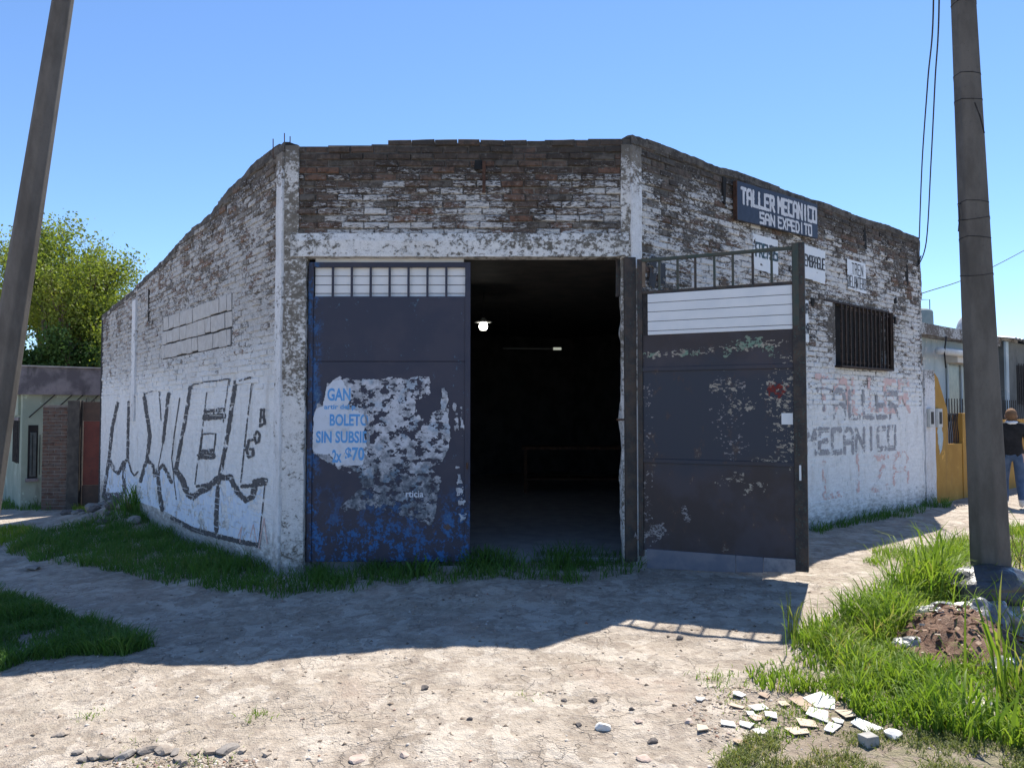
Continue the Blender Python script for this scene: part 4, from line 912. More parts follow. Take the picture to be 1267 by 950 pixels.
MB().tube([RW.P(RW.uz(1170, 440, WB + .4)[0], WB + .4, RW.uz(1170, 455, WB + .4)[1]), RW.P(RW.uz(1167, 430, WB + .4)[0], WB + .42, RW.uz(1167, 436, WB + .4)[1]), RW.P(RW.uz(1172, 420, WB + .4)[0], WB + .38, RW.uz(1172, 416, WB + .4)[1])], .018, 5).build('hanging_wire', M['iron'], bh_)
def onroof(px, py):            # point on the roof slab seen at a pixel column
    u = RW.uz(px, py, WB - .6)[0]; return RW.P(u, WB - .6, zr1_)
tc = onroof(1141, 402); tk = thing('water_tank', 'small grey green water tank on the pale blue house roof', 'tank', tuple(tc))
TK = mottled('tank_fibre', (.20, .25, .25), (.27, .31, .30), 4, .7)
lathe('barrel', TK, tk, tc, [(.0, 0), (.25, 0), (.26, .1), (.25, .52), (.23, .57), (.1, .62), (0, .63)], 20)
MB().tube([tc + Vector((.2, 0, 0)), tc + Vector((.2, 0, .85)), tc + Vector((-.1, 0, .85))], .012, 5).build('pipe', M['iron'], tk)
acp = onroof(1164, 402); ac = thing('roof_box', 'small white box on the pale blue roof beside the dish', 'box', tuple(acp))
AF = Frame((acp.x, acp.y), RD); bx('body', G_white, ac, AF, -.45, .45, -.4, 0, zr1_, zr1_ + .2, .01); bx('lid', M['iron'], ac, AF, -.47, .47, -.42, .02, zr1_ + .201, zr1_ + .22, .005)
dsp = onroof(1191, 400); ds = thing('satellite_dish', 'grey satellite dish seen edge on above the pale blue roof', 'dish', tuple(dsp))
m = MB(); v = []; f = []
for i in range(5):
    for k in range(16):
        r_ = .32 * (i + .01) / 4; a_ = 2 * math.pi * k / 16
        v.append(Vector((dsp.x - .1 * (1 - (r_ / .32) ** 2) + .05 * math.sin(a_) * r_ / .32, dsp.y + r_ * math.cos(a_), zr1_ + .35 + r_ * math.sin(a_))))
for i in range(4):
    for k in range(16): f.append((i * 16 + k, i * 16 + (k + 1) % 16, (i + 1) * 16 + (k + 1) % 16, (i + 1) * 16 + k))
m.add(v, f); o = m.build('reflector', mottled('dish_grey', (.3, .31, .32), (.38, .38, .39), 5, .5), ds, True); sm = o.modifiers.new('solid', 'SOLIDIFY'); sm.thickness = .015
MB().tube([dsp, dsp + Vector((-.08, 0, .33))], .02, 6).build('mast', M['iron'], ds)
WD = -1.2; uf0 = RW.uz(1243, 470, WD)[0]
fh = thing('house', 'dark grey house with barred window and pale metal roof past the pole', 'house', tuple(RW.P(uf0 + 2, WD, 0)))
DG = plaster('dark_grey_plaster', (.11, .12, .12), (.15, .16, .155), (.07, .075, .075)); zf0 = RW.uz(1255, 424, WD)[1]
MB().box(RW, uf0, uf0 + 9, -8, WD, -.2, zf0).build('wall', DG, fh)
fu, fz0_, fz1_ = RW.uz(1258, 470, WD)[0], RW.uz(1260, 500, WD)[1], RW.uz(1260, 452, WD)[1]
fw = bx('window', M['dark'], fh, RW, fu, fu + 1.6, WD - .1, WD + .012, fz0_, fz1_)
for i in range(9): MB().box(RW, fu + .03 + i * .19, fu + .05 + i * .19, WD + .04, WD + .06, fz0_ - .05, fz1_ + .05).build('bar', M['iron'], fw)
m = MB(); v = []; f = []; nn = 60
for i in range(nn + 1):
    u = uf0 - .2 + 9 * i / nn; zz2 = .03 * (i % 2)
    for w_, z in ((WD + .3, zf0 + .03), (-8, zf0 + 1.2)): v += [RW.P(u, w_, z + zz2), RW.P(u, w_, z + zz2 + .012)]
for i in range(nn):
    a = i * 4; f += [(a, a + 4, a + 6, a + 2), (a + 1, a + 3, a + 7, a + 5), (a, a + 1, a + 5, a + 4)]
m.add(v, f); m.build('roof', mottled('zinc_roof', (.33, .38, .46), (.42, .46, .52), 2, .5, .3), fh)
bx('corner_trim', BLU, fh, RW, uf0 - .02, uf0 + .2, WD + .001, WD + .05, -.2, zf0 - .02)

# ------------------------------------------------------------------ person on the pavement
def person(base, heading, label):
    J = {'pel': (0, 0, .95), 'sp': (0, .01, 1.15), 'ch': (0, .0, 1.36), 'nk': (0, .02, 1.50), 'hd': (0, .05, 1.60), 'ht': (0, .04, 1.70),
         'sl': (-.19, 0, 1.42), 'el': (-.25, -.06, 1.15), 'wl': (-.22, .06, .93), 'hl': (-.21, .10, .84), 'sr': (.19, 0, 1.42), 'er': (.25, .03, 1.15), 'wr': (.22, .14, .95), 'hr': (.21, .18, .87),
         'tl': (-.10, .0, .90), 'kl': (-.11, .13, .50), 'al': (-.11, .04, .10), 'fl': (-.12, .20, .04), 'tr': (.10, 0, .90), 'kr': (.10, -.02, .50), 'ar': (.10, -.22, .14), 'fr': (.11, -.10, .04)}
    Rr = {'pel': (.165, .12), 'sp': (.15, .11), 'ch': (.175, .125), 'nk': (.065, .065), 'hd': (.085, .10), 'ht': (.07, .085), 'sl': (.08, .08), 'el': (.062, .062), 'wl': (.045, .045), 'hl': (.038, .03), 'sr': (.08, .08), 'er': (.062, .062), 'wr': (.045, .045), 'hr': (.038, .03),
          'tl': (.105, .105), 'kl': (.07, .075), 'al': (.055, .055), 'fl': (.045, .04), 'tr': (.105, .105), 'kr': (.07, .075), 'ar': (.055, .055), 'fr': (.045, .04)}
    E = [('pel', 'sp'), ('sp', 'ch'), ('ch', 'nk'), ('nk', 'hd'), ('hd', 'ht'), ('ch', 'sl'), ('sl', 'el'), ('el', 'wl'), ('wl', 'hl'), ('ch', 'sr'), ('sr', 'er'), ('er', 'wr'), ('wr', 'hr'), ('pel', 'tl'), ('tl', 'kl'), ('kl', 'al'), ('al', 'fl'), ('pel', 'tr'), ('tr', 'kr'), ('kr', 'ar'), ('ar', 'fr')]
    ks = list(J); me = bpy.data.meshes.new('body'); me.from_pydata([J[k] for k in ks], [(ks.index(a), ks.index(b)) for a, b in E], [])
    t = bpy.data.objects.new('tmp_body', me); C.objects.link(t); t.modifiers.new('s', 'SKIN'); sv = me.skin_vertices[0].data
    for i, k in enumerate(ks): sv[i].radius = Rr[k]; sv[i].use_root = (k == 'pel')
    sd = t.modifiers.new('d', 'SUBSURF'); sd.levels = 2; sd.render_levels = 2
    bpy.context.view_layer.update(); me2 = bpy.data.meshes.new_from_object(t.evaluated_get(bpy.context.evaluated_depsgraph_get())); bpy.data.objects.remove(t)
    me2.name = 'person'; rot = Matrix.Translation(base) @ Matrix.Rotation(math.atan2(heading[1], heading[0]) - math.pi / 2, 4, 'Z')
    ms = [mottled('jacket_black', (.012, .012, .014), (.022, .022, .024), 9), mottled('jeans', (.05, .085, .15), (.08, .12, .20), 10), mottled('shoe_white', (.6, .6, .6), (.7, .7, .7), 8), mottled('skin', (.45, .28, .2), (.5, .32, .24), 8, .6), mottled('hair_brown', (.16, .09, .05), (.22, .13, .07), 20)]
    me2.materials.clear(); [me2.materials.append(q) for q in ms]
    for p in me2.polygons:
        c = p.center; z = c.z; p.use_smooth = True
        if z < .11 or (z < .17 and c.y < -.15): i = 2
        elif z < .92 and not (abs(c.x) > .155 and z > .78): i = 1
        elif abs(c.x) > .15 and z < .93: i = 3
        elif z < 1.53: i = 0
        elif c.y < .02 or z > 1.66: i = 4
        else: i = 3
        p.material_index = i
    me2.transform(rot); o = bpy.data.objects.new('person', me2); C.objects.link(o)
    # hair cap and collar follow the head
    def ell(name, c, r_, mt, cut):
        bm = bmesh.new(); bmesh.ops.create_icosphere(bm, subdivisions=3, radius=1)
        bmesh.ops.delete(bm, geom=[v for v in bm.verts if cut(v.co)], context='VERTS')
        for v in bm.verts: v.co = Vector((v.co.x * r_[0] + c[0], v.co.y * r_[1] + c[1], v.co.z * r_[2] + c[2])) * (1 + 0.0)
        m_ = bpy.data.meshes.new(name); bm.to_mesh(m_); bm.free(); m_.transform(rot); link(name, m_, mt, o, True)
    ell('hair', (0, .035, 1.64), (.092, .112, .115), ms[4], lambda v: v.y > .45 and v.z < .35)
    ell('collar', (0, .0, 1.50), (.10, .10, .05), G_white, lambda v: abs(v.z) > .7)
    ell('nose', (0, .148, 1.605), (.014, .02, .02), ms[3], lambda v: False)
    for s_ in (-1, 1): ell('ear', (s_ * .086, .045, 1.61), (.012, .025, .032), ms[3], lambda v: False); ell('eye', (s_ * .032, .135, 1.63), (.011, .008, .007), M['iron'], lambda v: False)
    return tag(o, label, 'person')
pp = gp(1254, 628); 
person(Vector((pp.x, pp.y, pp.z)), (.45, .89), 'person in black jacket, blue jeans and white shoes walking behind the pole')

# ------------------------------------------------------------------ grass
def leaf_mat(name, c1, c2, c3=None, trans=.45):
    m = bpy.data.materials.new(name); m.use_nodes = True; b = NB(m); t = b.attr('tint').outputs['Fac']
    c = b.mix(t, c1, c2)
    if c3: c = b.mix(b.mr(t, .82, .95), c, c3)
    b.put(b.bs, 'Base Color', c); b.bs.inputs['Roughness'].default_value = .55; b.bs.inputs['Specular IOR Level'].default_value = .3
    tr = b.new('ShaderNodeBsdfTranslucent'); b.put(tr, 0, b.mix(1.0, c, (1.0, 1.0, .55), 'MULTIPLY'))
    mx = b.new('ShaderNodeMixShader'); mx.inputs[0].default_value = trans
    b.l.new(b.bs.outputs[0], mx.inputs[1]); b.l.new(tr.outputs[0], mx.inputs[2]); b.l.new(mx.outputs[0], b.n['Material Output'].inputs[0]); return m
GM_sun = leaf_mat('grass_sunlit_tone', (.12, .23, .025), (.25, .34, .05), (.40, .36, .16), .5); GM_sh = leaf_mat('grass_shade_tone', (.07, .165, .03), (.11, .215, .045), (.18, .21, .08)); GM_dry = leaf_mat('grass_short', (.14, .18, .06), (.22, .24, .09), (.34, .29, .17))  # sunlit and shaded grass as separate tones, light and shade set in the colour
def inpoly(x, y, P):
    ins = np.zeros(x.shape, bool); k = len(P)
    for i in range(k):
        (xa, ya), (xb, yb) = P[i], P[(i + 1) % k]
        if ya == yb: continue
        ins ^= ((ya > y) != (yb > y)) & (x < (xb - xa) * (y - ya) / (yb - ya) + xa)
    return ins
def scatter(P, n, r, clump=.0, csc=4, seed=0):
    P = [(p[0], p[1]) for p in P]; xs = [p[0] for p in P]; ys = [p[1] for p in P]
    x = r.uniform(min(xs), max(xs), n * 4); y = r.uniform(min(ys), max(ys), n * 4)
    jx = x + .22 * (fbm(x * 3, y * 3, 3, 60) - .5); jy = y + .22 * (fbm(x * 3, y * 3, 3, 70) - .5)
    k = inpoly(jx, jy, P)
    if clump: k &= fbm(x * csc, y * csc, 3, 80 + seed) + r.uniform(-.15, .15, len(x)) > clump
    return x[k][:n], y[k][:n]
def blades(name, x, y, hmin, hmax, wd, lean, mt, label, seed=0, hfn=None, cat='grass', zoff=-.01):
    r = np.random.default_rng(seed); n = len(x); z = H(x, y) + zoff
    h = r.uniform(hmin, hmax, n) * (.25 + 1.5 * fbm(x * 3.2, y * 3.2, 3, 90 + seed))
    if hfn is not None: h = h * hfn(x, y)
    a = r.uniform(0, 2 * np.pi, n); la = r.uniform(0, 2 * np.pi, n); ln = h * lean * r.uniform(.2, 1.2, n)
    wx, wy = np.cos(a) * wd * r.uniform(.6, 1.3, n), np.sin(a) * wd * r.uniform(.6, 1.3, n)
    B0 = np.stack([x, y, z], 1); W = np.stack([wx, wy, 0 * wx], 1); D = np.stack([np.cos(la) * ln, np.sin(la) * ln, 0 * ln], 1); U = np.stack([0 * h, 0 * h, h], 1)
    m1 = B0 + U * .45 + D * .22; m2 = B0 + U * .8 + D * .62; tp_ = B0 + U * (1 - .25 * (ln / np.maximum(h, .01))[:, None].clip(0, 1)) + D * 1.1
    v = np.stack([B0 - W, B0 + W, m1 - W * .9, m1 + W * .9, m2 - W * .55, m2 + W * .55, tp_], 1).reshape(-1, 3)
    b_ = np.arange(n)[:, None] * 7
    q = np.concatenate([b_ + np.array([[0, 1, 3, 2]]), b_ + np.array([[2, 3, 5, 4]])]); t = b_ + np.array([[4, 5, 6]])
    me = arr_mesh(name, v, q, t); at = me.attributes.new('tint', 'FLOAT', 'POINT'); at.data.foreach_set('value', np.repeat(np.clip(r.uniform(0, 1, n) * .75 + .6 * (fbm(x * 3, y * 3, 3, 17) - .3), 0, 1), 7).astype(np.float32))
    o = link(name, me, mt, None, True); return tag(o, label, cat, kind='stuff')
gpoly = lambda pts: [gp(*p) for p in pts]
r1 = np.random.default_rng(11)
# strip along the left wall and the gate, in shade
P1 = gpoly([(8, 683), (40, 660), (110, 645), (150, 640), (190, 640), (230, 655), (290, 672), (335, 700), (385, 700), (480, 700), (580, 694), (660, 690), (790, 692), (800, 708), (760, 716), (700, 722), (640, 718), (560, 724), (500, 722), (430, 736), (380, 732), (345, 742), (320, 735), (230, 724), (130, 706), (60, 698)])
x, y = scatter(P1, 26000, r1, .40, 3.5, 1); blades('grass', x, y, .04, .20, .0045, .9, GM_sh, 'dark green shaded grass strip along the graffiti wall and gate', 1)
P2 = gpoly([(-60, 730), (0, 734), (50, 748), (100, 765), (140, 783), (195, 800), (150, 812), (90, 812), (30, 822), (0, 832), (-60, 850)])
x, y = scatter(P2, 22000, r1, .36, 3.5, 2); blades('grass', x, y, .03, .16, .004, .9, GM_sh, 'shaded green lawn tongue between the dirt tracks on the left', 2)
P3 = gpoly([(1000, 655), (1010, 640), (1060, 636), (1140, 622), (1165, 615), (1175, 628), (1120, 640), (1060, 650), (1010, 662)])
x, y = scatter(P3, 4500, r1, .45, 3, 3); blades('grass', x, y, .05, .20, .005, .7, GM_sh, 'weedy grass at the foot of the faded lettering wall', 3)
# bright patch on the right
P4 = gpoly([(915, 838), (960, 815), (985, 795), (1010, 775), (1060, 762), (1110, 745), (1145, 725), (1160, 700), (1190, 690), (1300, 690), (1320, 960), (1250, 925), (1180, 915), (1120, 908), (1075, 890), (1045, 868), (1000, 858), (960, 866), (925, 852)])
heapp = [(p.x, p.y) for p in gpoly([(1105, 802), (1135, 768), (1172, 745), (1186, 700), (1196, 690), (1330, 690), (1330, 835), (1240, 832), (1215, 828), (1160, 828)])]
x, y = scatter(P4, 24000, r1, .33, 3, 4)
k = ~inpoly(x, y, heapp) | (r1.random(len(x)) < .035); x, y = x[k], y[k]
e0 = gp(940, 845)
HX, HY = gp(1195, 800).xy
def hf4(x, y): return np.clip(.38 + .62 * sst(2.0, 2.9, x) * sst(4.5, 5.2, y) + 1.5 * (fbm(x * 4, y * 4, 3, 33) - .45), .15, 1.8) * (1 - .55 * np.exp(-((x - HX) / .75) ** 2 - ((y - HY + .45) / .5) ** 2))
blades('grass', x, y, .10, .36, .0055, .85, GM_sun, 'tall bright green grass patch around the rubbish heap and pole', 4, hf4)
P5 = gpoly([(880, 960), (930, 915), (1000, 905), (1060, 905), (1120, 905), (1267, 918), (1320, 930), (1320, 990), (880, 990)])
x, y = scatter(P5, 9000, r1, .49, 5, 5); blades('grass', x, y, .015, .05, .003, 1.0, GM_dry, 'sparse short grass on the bare soil below the broken tiles', 5)
P6 = gpoly([(1065, 695), (1085, 682), (1110, 680), (1150, 682), (1180, 668), (1230, 655), (1300, 650), (1300, 690), (1160, 700), (1110, 697), (1080, 700)])
x, y = scatter(P6, 7000, r1, .46, 4, 6); blades('grass', x, y, .05, .14, .004, .8, GM_sun, 'short sunlit grass tufts on the dirt beyond the pole', 6)
# small tufts
tx = []; ty = []
for px, py, s_, n in ((318, 886, .05, 70), (905, 843, .10, 90), (880, 838, .07, 60), (955, 908, .09, 120), (935, 893, .05, 60), (1000, 898, .08, 100), (907, 940, .06, 90), (945, 880, .07, 90), (240, 945, .12, 120), (150, 940, .1, 60), (905, 868, .06, 60), (968, 915, .07, 90), (915, 932, .06, 60), (985, 880, .08, 120), (110, 886, .05, 40), (655, 862, .05, 15)):
    c = gp(px, py); tx.append(r1.normal(c.x, s_, n)); ty.append(r1.normal(c.y, s_ * .9, n))
blades('grass', np.concatenate(tx), np.concatenate(ty), .02, .06, .003, 1.0, GM_sun, 'small scattered grass tufts on the dry dirt', 7)
x, y = scatter(gpoly([(85, 630), (110, 626), (118, 632), (100, 634)]), 900, r1); blades('grass', x, y, .05, .14, .006, .6, GM_sun, 'sunlit grass at the foot of the red sheet gate', 8)
x, y = scatter(gpoly([(-40, 668), (0, 655), (30, 650), (38, 660), (10, 672), (-40, 690)]), 2500, r1, .3); blades('grass', x, y, .04, .12, .005, .6, GM_sun, 'sunlit verge grass across from the green house', 9)
x, y = scatter(gpoly([(0, 622), (30, 618), (90, 626), (60, 632), (0, 630)]), 1500, r1, .35); blades('grass', x, y, .06, .2, .006, .6, GM_sh, 'weeds along the foot of the pale green house', 10)
# tall reed-like clump next to the pole and single seeding stalks: individual plants
def plant(px, py, n, hgt, wd, label, mt, spread=.06, lean=.45, seed=0, name='grass_clump', group=None):
    c = gp(px, py); r = np.random.default_rng(seed); x = r.normal(c.x, spread, n); y = r.normal(c.y, spread, n)
    o = blades(name, x, y, hgt * .6, hgt * 1.15, wd, lean, mt, label, 100 + seed, None, 'plant'); del o['kind']
    if group: o['group'] = group
    return o
plant(1157, 748, 46, .62, .010, 'tall reedy grass clump beside the concrete pole', GM_sun, .08, .5, 1)
plant(1138, 752, 26, .42, .008, 'shorter leafy grass clump left of the tall reeds', GM_sun, .07, .7, 2)
plant(1258, 870, 40, .75, .009, 'tall grass clump at the shaded edge beside the pole shadow', GM_sun, .10, .4, 3)
plant(1230, 905, 60, .26, .008, 'leafy weed below the crumpled white rubbish', GM_sun, .12, .7, 4)
plant(1000, 800, 22, .34, .004, 'thin seeding grass stalks at the tip of the bright patch', GM_sun, .14, .3, 5)
plant(515, 712, 40, .26, .012, 'broad leaved weed in front of the closed gate leaf', GM_sh, .10, .8, 6)
plant(600, 700, 30, .34, .006, 'tuft of taller grass at the edge of the gate opening', GM_sh, .07, .6, 7)
plant(172, 642, 160, .38, .010, 'shaded grass tussock on the rubble mound by the graffiti wall', GM_sh, .17, .6, 8)
# dry twigs by the right edge
tw_ = MB(); c = gp(1262, 735)
rr2 = random.Random(4)
for i in range(14):
    p = c + Vector((rr2.uniform(-.12, .2), rr2.uniform(-.1, .1), -.02)); d = Vector((rr2.uniform(-.5, .5), rr2.uniform(-.3, .3), 1)); L = rr2.uniform(.4, .85)
    pts = [p]; 
    for k in range(4): d = (d + Vector((rr2.uniform(-.25, .25), rr2.uniform(-.25, .25), .1))).normalized(); pts.append(pts[-1] + d * L / 4)
    tw_.tube(pts, [.004, .0035, .003, .002, .0015], 4)
    for k in (2, 3):
        q = pts[k]; tw_.tube([q, q + Vector((rr2.uniform(-.12, .12), rr2.uniform(-.08, .08), .1))], [.002, .001], 3)
tag(tw_.build('dry_bush', mottled('dry_twig', (.10, .07, .05), (.16, .12, .08), 12)), 'bare dry twigs of a dead bush behind the pole', 'bush')
# weed with dotted leaves at the gate shadow
tag(plant(981, 790, 16, .3, .006, 'slender weed standing at the end of the gate shadow', GM_dry, .015, .35, 9), None, None)

# ------------------------------------------------------------------ broken tiles and stones
def shard(px, py, wpx, mt, label, group, seed, th=.010, nv=None, asp=.75):
    r = random.Random(seed); c = gp(px, py); s_ = wpx * c.y / F / 2; n = nv or r.choice([4, 4, 5])
    a0 = r.uniform(0, 6.28); ang = sorted(a0 + 2 * math.pi * (k + r.uniform(-.28, .28)) / n for k in range(n))
    tz_ = Matrix.Rotation(r.uniform(-.10, .10), 3, 'X') @ Matrix.Rotation(r.uniform(-.08, .08), 3, 'Y')
    pts = [Vector((math.cos(q) * s_ * r.uniform(.85, 1.2), math.sin(q) * s_ * asp * 1.6 * r.uniform(.8, 1.15), 0)) for q in ang]
    zc = max(h1(c.x + p.x, c.y + p.y) for p in pts) * .5 + c.z * .5
    low = [Vector((c.x, c.y, zc + .007)) + tz_ @ p for p in pts]
    up = [p + Vector((0, 0, th)) for p in low]
    o = MB().prism(low, up).build('tile_shard', mt); return tag(o, label, 'tile shard', group)
T_w = mottled('tile_white', (.60, .60, .57), (.72, .72, .70), 7, .35, bump=.1, c3=(.48, .45, .40)); T_t = mottled('tile_tan', (.42, .34, .26), (.50, .42, .33), 7, .8); T_p = mottled('tile_pink', (.45, .33, .28), (.5, .38, .33), 7, .7); T_b = mottled('tile_brown', (.30, .22, .17), (.38, .29, .22), 7, .8)
i = 0
for px, py, wp, mt, lb, gp_ in ((866, 866, 13, T_w, 'small white tile piece lying apart on bare dirt', 0), (868, 902, 19, T_t, 'tan tile piece lying apart on bare dirt', 0), (901, 897, 20, T_w, 0, 1), (924, 897, 20, T_w, 0, 1), (935, 890, 17, T_p, 'pinkish tile piece among white broken tiles', 0), (940, 906, 16, T_w, 0, 1), (939, 876, 25, T_w, 0, 1), (954, 885, 19, T_w, 0, 1), (930, 884, 14, T_w, 0, 1),
                             (1015, 869, 40, T_w, 'largest white broken tile lying by the tall grass', 0), (1057, 869, 24, T_w, 'white tile piece tilted at the edge of the tall grass', 0), (1014, 886, 36, T_w, 0, 1), (998, 896, 29, T_t, 0, 2), (986, 906, 28, T_t, 0, 2), (1029, 902, 26, T_w, 0, 1), (1071, 899, 35, T_w, 'pale tile piece lying on green grass beside the cement cube', 0), (1037, 893, 16, T_w, 0, 1), (1045, 884, 27, T_t, 0, 2), (992, 870, 28, T_b, 0, 3), (1041, 861, 24, T_b, 0, 3), (1000, 880, 18, T_b, 0, 3), (945, 862, 16, T_b, 0, 3), (970, 872, 18, T_t, 0, 2), (915, 860, 15, T_w, 0, 1), (912, 875, 18, T_t, 0, 2), (914, 920, 15, T_b, 'reddish brown ceramic chip on bare soil', 0)):
    i += 1
    if gp_ == 1: lb, gq_ = 'white broken tile piece in the scatter by the tall grass', 'white broken tiles in the scatter'
    elif gp_ == 2: lb, gq_ = 'tan broken tile piece in the scatter by the tall grass', 'tan broken tiles in the scatter'
    elif gp_ == 3: lb, gq_ = 'brown broken tile piece at the edge of the tall grass', 'brown broken tiles in the scatter'
    else: gq_ = None
    shard(px, py, wp, mt, lb, gq_, i, .0045 if gp_ else .006)
c = gp(1075, 921); cf = Frame((c.x, c.y), (1, .35)); o = MB().box(cf, -.04, .04, -.035, .035, c.z - .005, c.z + .05, .004).build('cement_cube', mottled('cement', (.28, .27, .25), (.36, .35, .33), 20), None, False, .004); tag(o, 'small grey cement cube on the short grass', 'stone')
def rock(c, s_, mt, name, label=None, cat=None, group=None, seed=0, flat=.55, sub=2):
    bm = bmesh.new(); bmesh.ops.create_icosphere(bm, subdivisions=sub, radius=1); r = random.Random(seed)
    cuts = [(Vector((r.gauss(0, 1), r.gauss(0, 1), r.gauss(0, 1))).normalized(), r.uniform(.45, .8)) for _ in range(9)]
    for v in bm.verts:
        for nrm, d in cuts:
            e = v.co.dot(nrm) - d
            if e > 0: v.co -= nrm * e
        v.co *= 1 + r.uniform(-.04, .04)
    rot = Matrix.Rotation(r.uniform(0, 6.3), 3, 'Z'); k = r.uniform(.7, 1)
    for v in bm.verts: q = rot @ Vector((v.co.x * s_, v.co.y * s_ * k, v.co.z * s_ * flat)); v.co = q + Vector((c[0], c[1], c[2] + s_ * flat * .35))
    me = bpy.data.meshes.new(name); bm.to_mesh(me); bm.free(); o = link(name, me, mt)
    return tag(o, label, cat, group)
S_g = mottled('stone_grey', (.19, .17, .155), (.28, .255, .23), 18); S_d = mottled('stone_dark', (.09, .08, .075), (.15, .13, .12), 18); S_w = mottled('stone_white', (.6, .58, .55), (.7, .69, .66), 18); S_r = mottled('stone_red', (.26, .13, .09), (.33, .18, .13), 18); S_e = mottled('stone_earth', (.25, .21, .175), (.35, .30, .25), 14, .95, bump=.6); S_p = mottled('stone_pink', (.36, .28, .24), (.44, .36, .31), 18)
rock(gp(746, 901), .05, S_w, 'stone', 'single white stone on the sunlit dirt', 'stone', None, 1); rock(gp(1106, 912), .06, S_w, 'rubble_lump', 'white plaster lump on the grass beside the cement cube', 'stone', None, 2)
for k, (px, py, s_, mt) in enumerate(((525, 852, .035, S_d), (734, 868, .035, S_d), (782, 878, .03, S_d), (841, 790, .04, S_d), (716, 897, .03, S_d), (807, 918, .035, S_d), (581, 890, .025, S_d), (698, 867, .025, S_d))): rock(gp(px, py), s_, mt, 'stone', 'small dark stone on the sunlit dirt', 'stone', 'dark stones on the dirt', 10 + k)
for k, (px, py, s_, mt) in enumerate(((798, 938, .05, S_p), (442, 940, .06, S_p), (500, 934, .045, S_p), (853, 893, .04, S_p), (790, 893, .03, S_p))): rock(gp(px, py), s_, mt, 'stone', 'pinkish grey flat stone on the sunlit dirt', 'stone', 'pinkish stones on the dirt', 30 + k, .35)
rock(gp(41, 704), .13, S_g, 'stone', 'flat grey stone on the shaded dirt track', 'stone', None, 50, .3)
for k, (px, py, s_) in enumerate(((105, 941, .055), (118, 938, .065), (133, 935, .06), (148, 932, .055), (155, 937, .06), (172, 930, .045), (186, 929, .07), (203, 930, .05), (216, 932, .05), (222, 940, .04), (240, 932, .05), (262, 931, .05), (282, 928, .06), (70, 910, .045), (78, 909, .04), (330, 934, .04), (95, 932, .04), (228, 945, .035), (300, 930, .04))):
    c = gp(px, py); c.z += .004; rock(c, s_ * (.75 + .5 * ((k * 7) % 5) / 4), S_e if k % 4 else S_g, 'pavement_chunk', 'beige grey chunk along the broken pavement edge', 'stone', 'chunks along the broken pavement edge', 60 + k, .38)
# rubble on the mound at the far end of the graffiti wall
for k in range(22):
    u = random.uniform(5.6, 9.9); w_ = random.uniform(.08, .75); p = LW.P(u, w_, 0); p.z = h1(p.x, p.y)
    rock(p, random.uniform(.07, .22), S_g if k % 3 else S_d, 'rubble_lump', 'grey rubble lump on the mound at the graffiti wall', 'rubble', 'rubble lumps at the graffiti wall', 100 + k, .6)
# gravel
def gravel(name, n, label, region, smin, smax, seed, mt):
    r = np.random.default_rng(seed); x, y = scatter(region, n, r); z = H(x, y); n = len(x)
    base = np.array([(1, 0, 0), (-.5, .87, 0), (-.5, -.87, 0), (0, 0, .8), (.1, .1, -.6)]); s_ = (smin + (smax - smin) * r.random(n) ** 3)[:, None, None]
    v = base[None] * s_ * (1 + .5 * (r.random((n, 5, 3)) - .5)); a = r.uniform(0, 6.28, n); ca, sa = np.cos(a)[:, None], np.sin(a)[:, None]
    vx = v[..., 0] * ca - v[..., 1] * sa; vy = v[..., 0] * sa + v[..., 1] * ca; v = np.stack([vx + x[:, None], vy + y[:, None], v[..., 2] * .8 + z[:, None]], -1).reshape(-1, 3)
    t = (np.arange(n)[:, None, None] * 5 + np.array([[0, 1, 3], [1, 2, 3], [2, 0, 3], [1, 0, 4], [2, 1, 4], [0, 2, 4]])[None]).reshape(-1, 3)
    me = arr_mesh(name, v, None, t); at = me.attributes.new('tint', 'FLOAT', 'POINT'); at.data.foreach_set('value', np.repeat(r.random(n), 5).astype(np.float32))
    tag(link(name, me, mt), label, 'gravel', kind='stuff')
GV = mat('gravel', lambda b: b.ramp(b.attr('tint').outputs['Fac'], [(0, (.13, .105, .085)), (.3, (.25, .20, .155)), (.6, (.36, .30, .24)), (.93, (.50, .46, .42)), (1, (.30, .16, .11))]), .95, 0, .1)
gravel('gravel', 3200, 'scattered grit and pebbles over the dirt', gpoly([(-30, 720), (420, 745), (1000, 720), (1200, 700), (1320, 800), (1320, 960), (-60, 960)]), .004, .022, 5, GV)
gravel('gravel', 1500, 'reddish crumbs below the broken pavement edge', gpoly([(80, 946), (200, 938), (330, 938), (340, 965), (60, 965)]), .005, .02, 6, GV)
gravel('gravel', 1300, 'dense crumbs of soil and tile around the broken tiles', gpoly([(860, 850), (930, 850), (1060, 860), (1080, 900), (960, 915), (860, 915)]), .004, .02, 7, GV)

# ------------------------------------------------------------------ rubbish heap round the pole foot
def crumple(name, c, s_, mt, label, seed, ridges=7, amp=.35, cat='rubbish bag', sub=4):
    bm = bmesh.new(); bmesh.ops.create_icosphere(bm, subdivisions=sub, radius=1); r = random.Random(seed)
    dirs = [(Vector((r.gauss(0, 1), r.gauss(0, 1), r.gauss(0, 1))).normalized(), r.uniform(2, 6), r.uniform(0, 6)) for _ in range(ridges)]
    for v in bm.verts:
        k = 0
        for d, f_, ph in dirs: k += abs(math.sin(v.co.dot(d) * f_ + ph)) / ridges
        q = v.co * (1 + amp * (k - .6) * 2); q = Vector((q.x * s_[0], q.y * s_[1], q.z * s_[2]))
        if q.z < -s_[2] * .45: q.z = -s_[2] * .45
        v.co = q + Vector((c[0], c[1], c[2] + s_[2] * .42))
    me = bpy.data.meshes.new(name); bm.to_mesh(me); bm.free(); return tag(link(name, me, mt, None, sub < 4), label, cat)
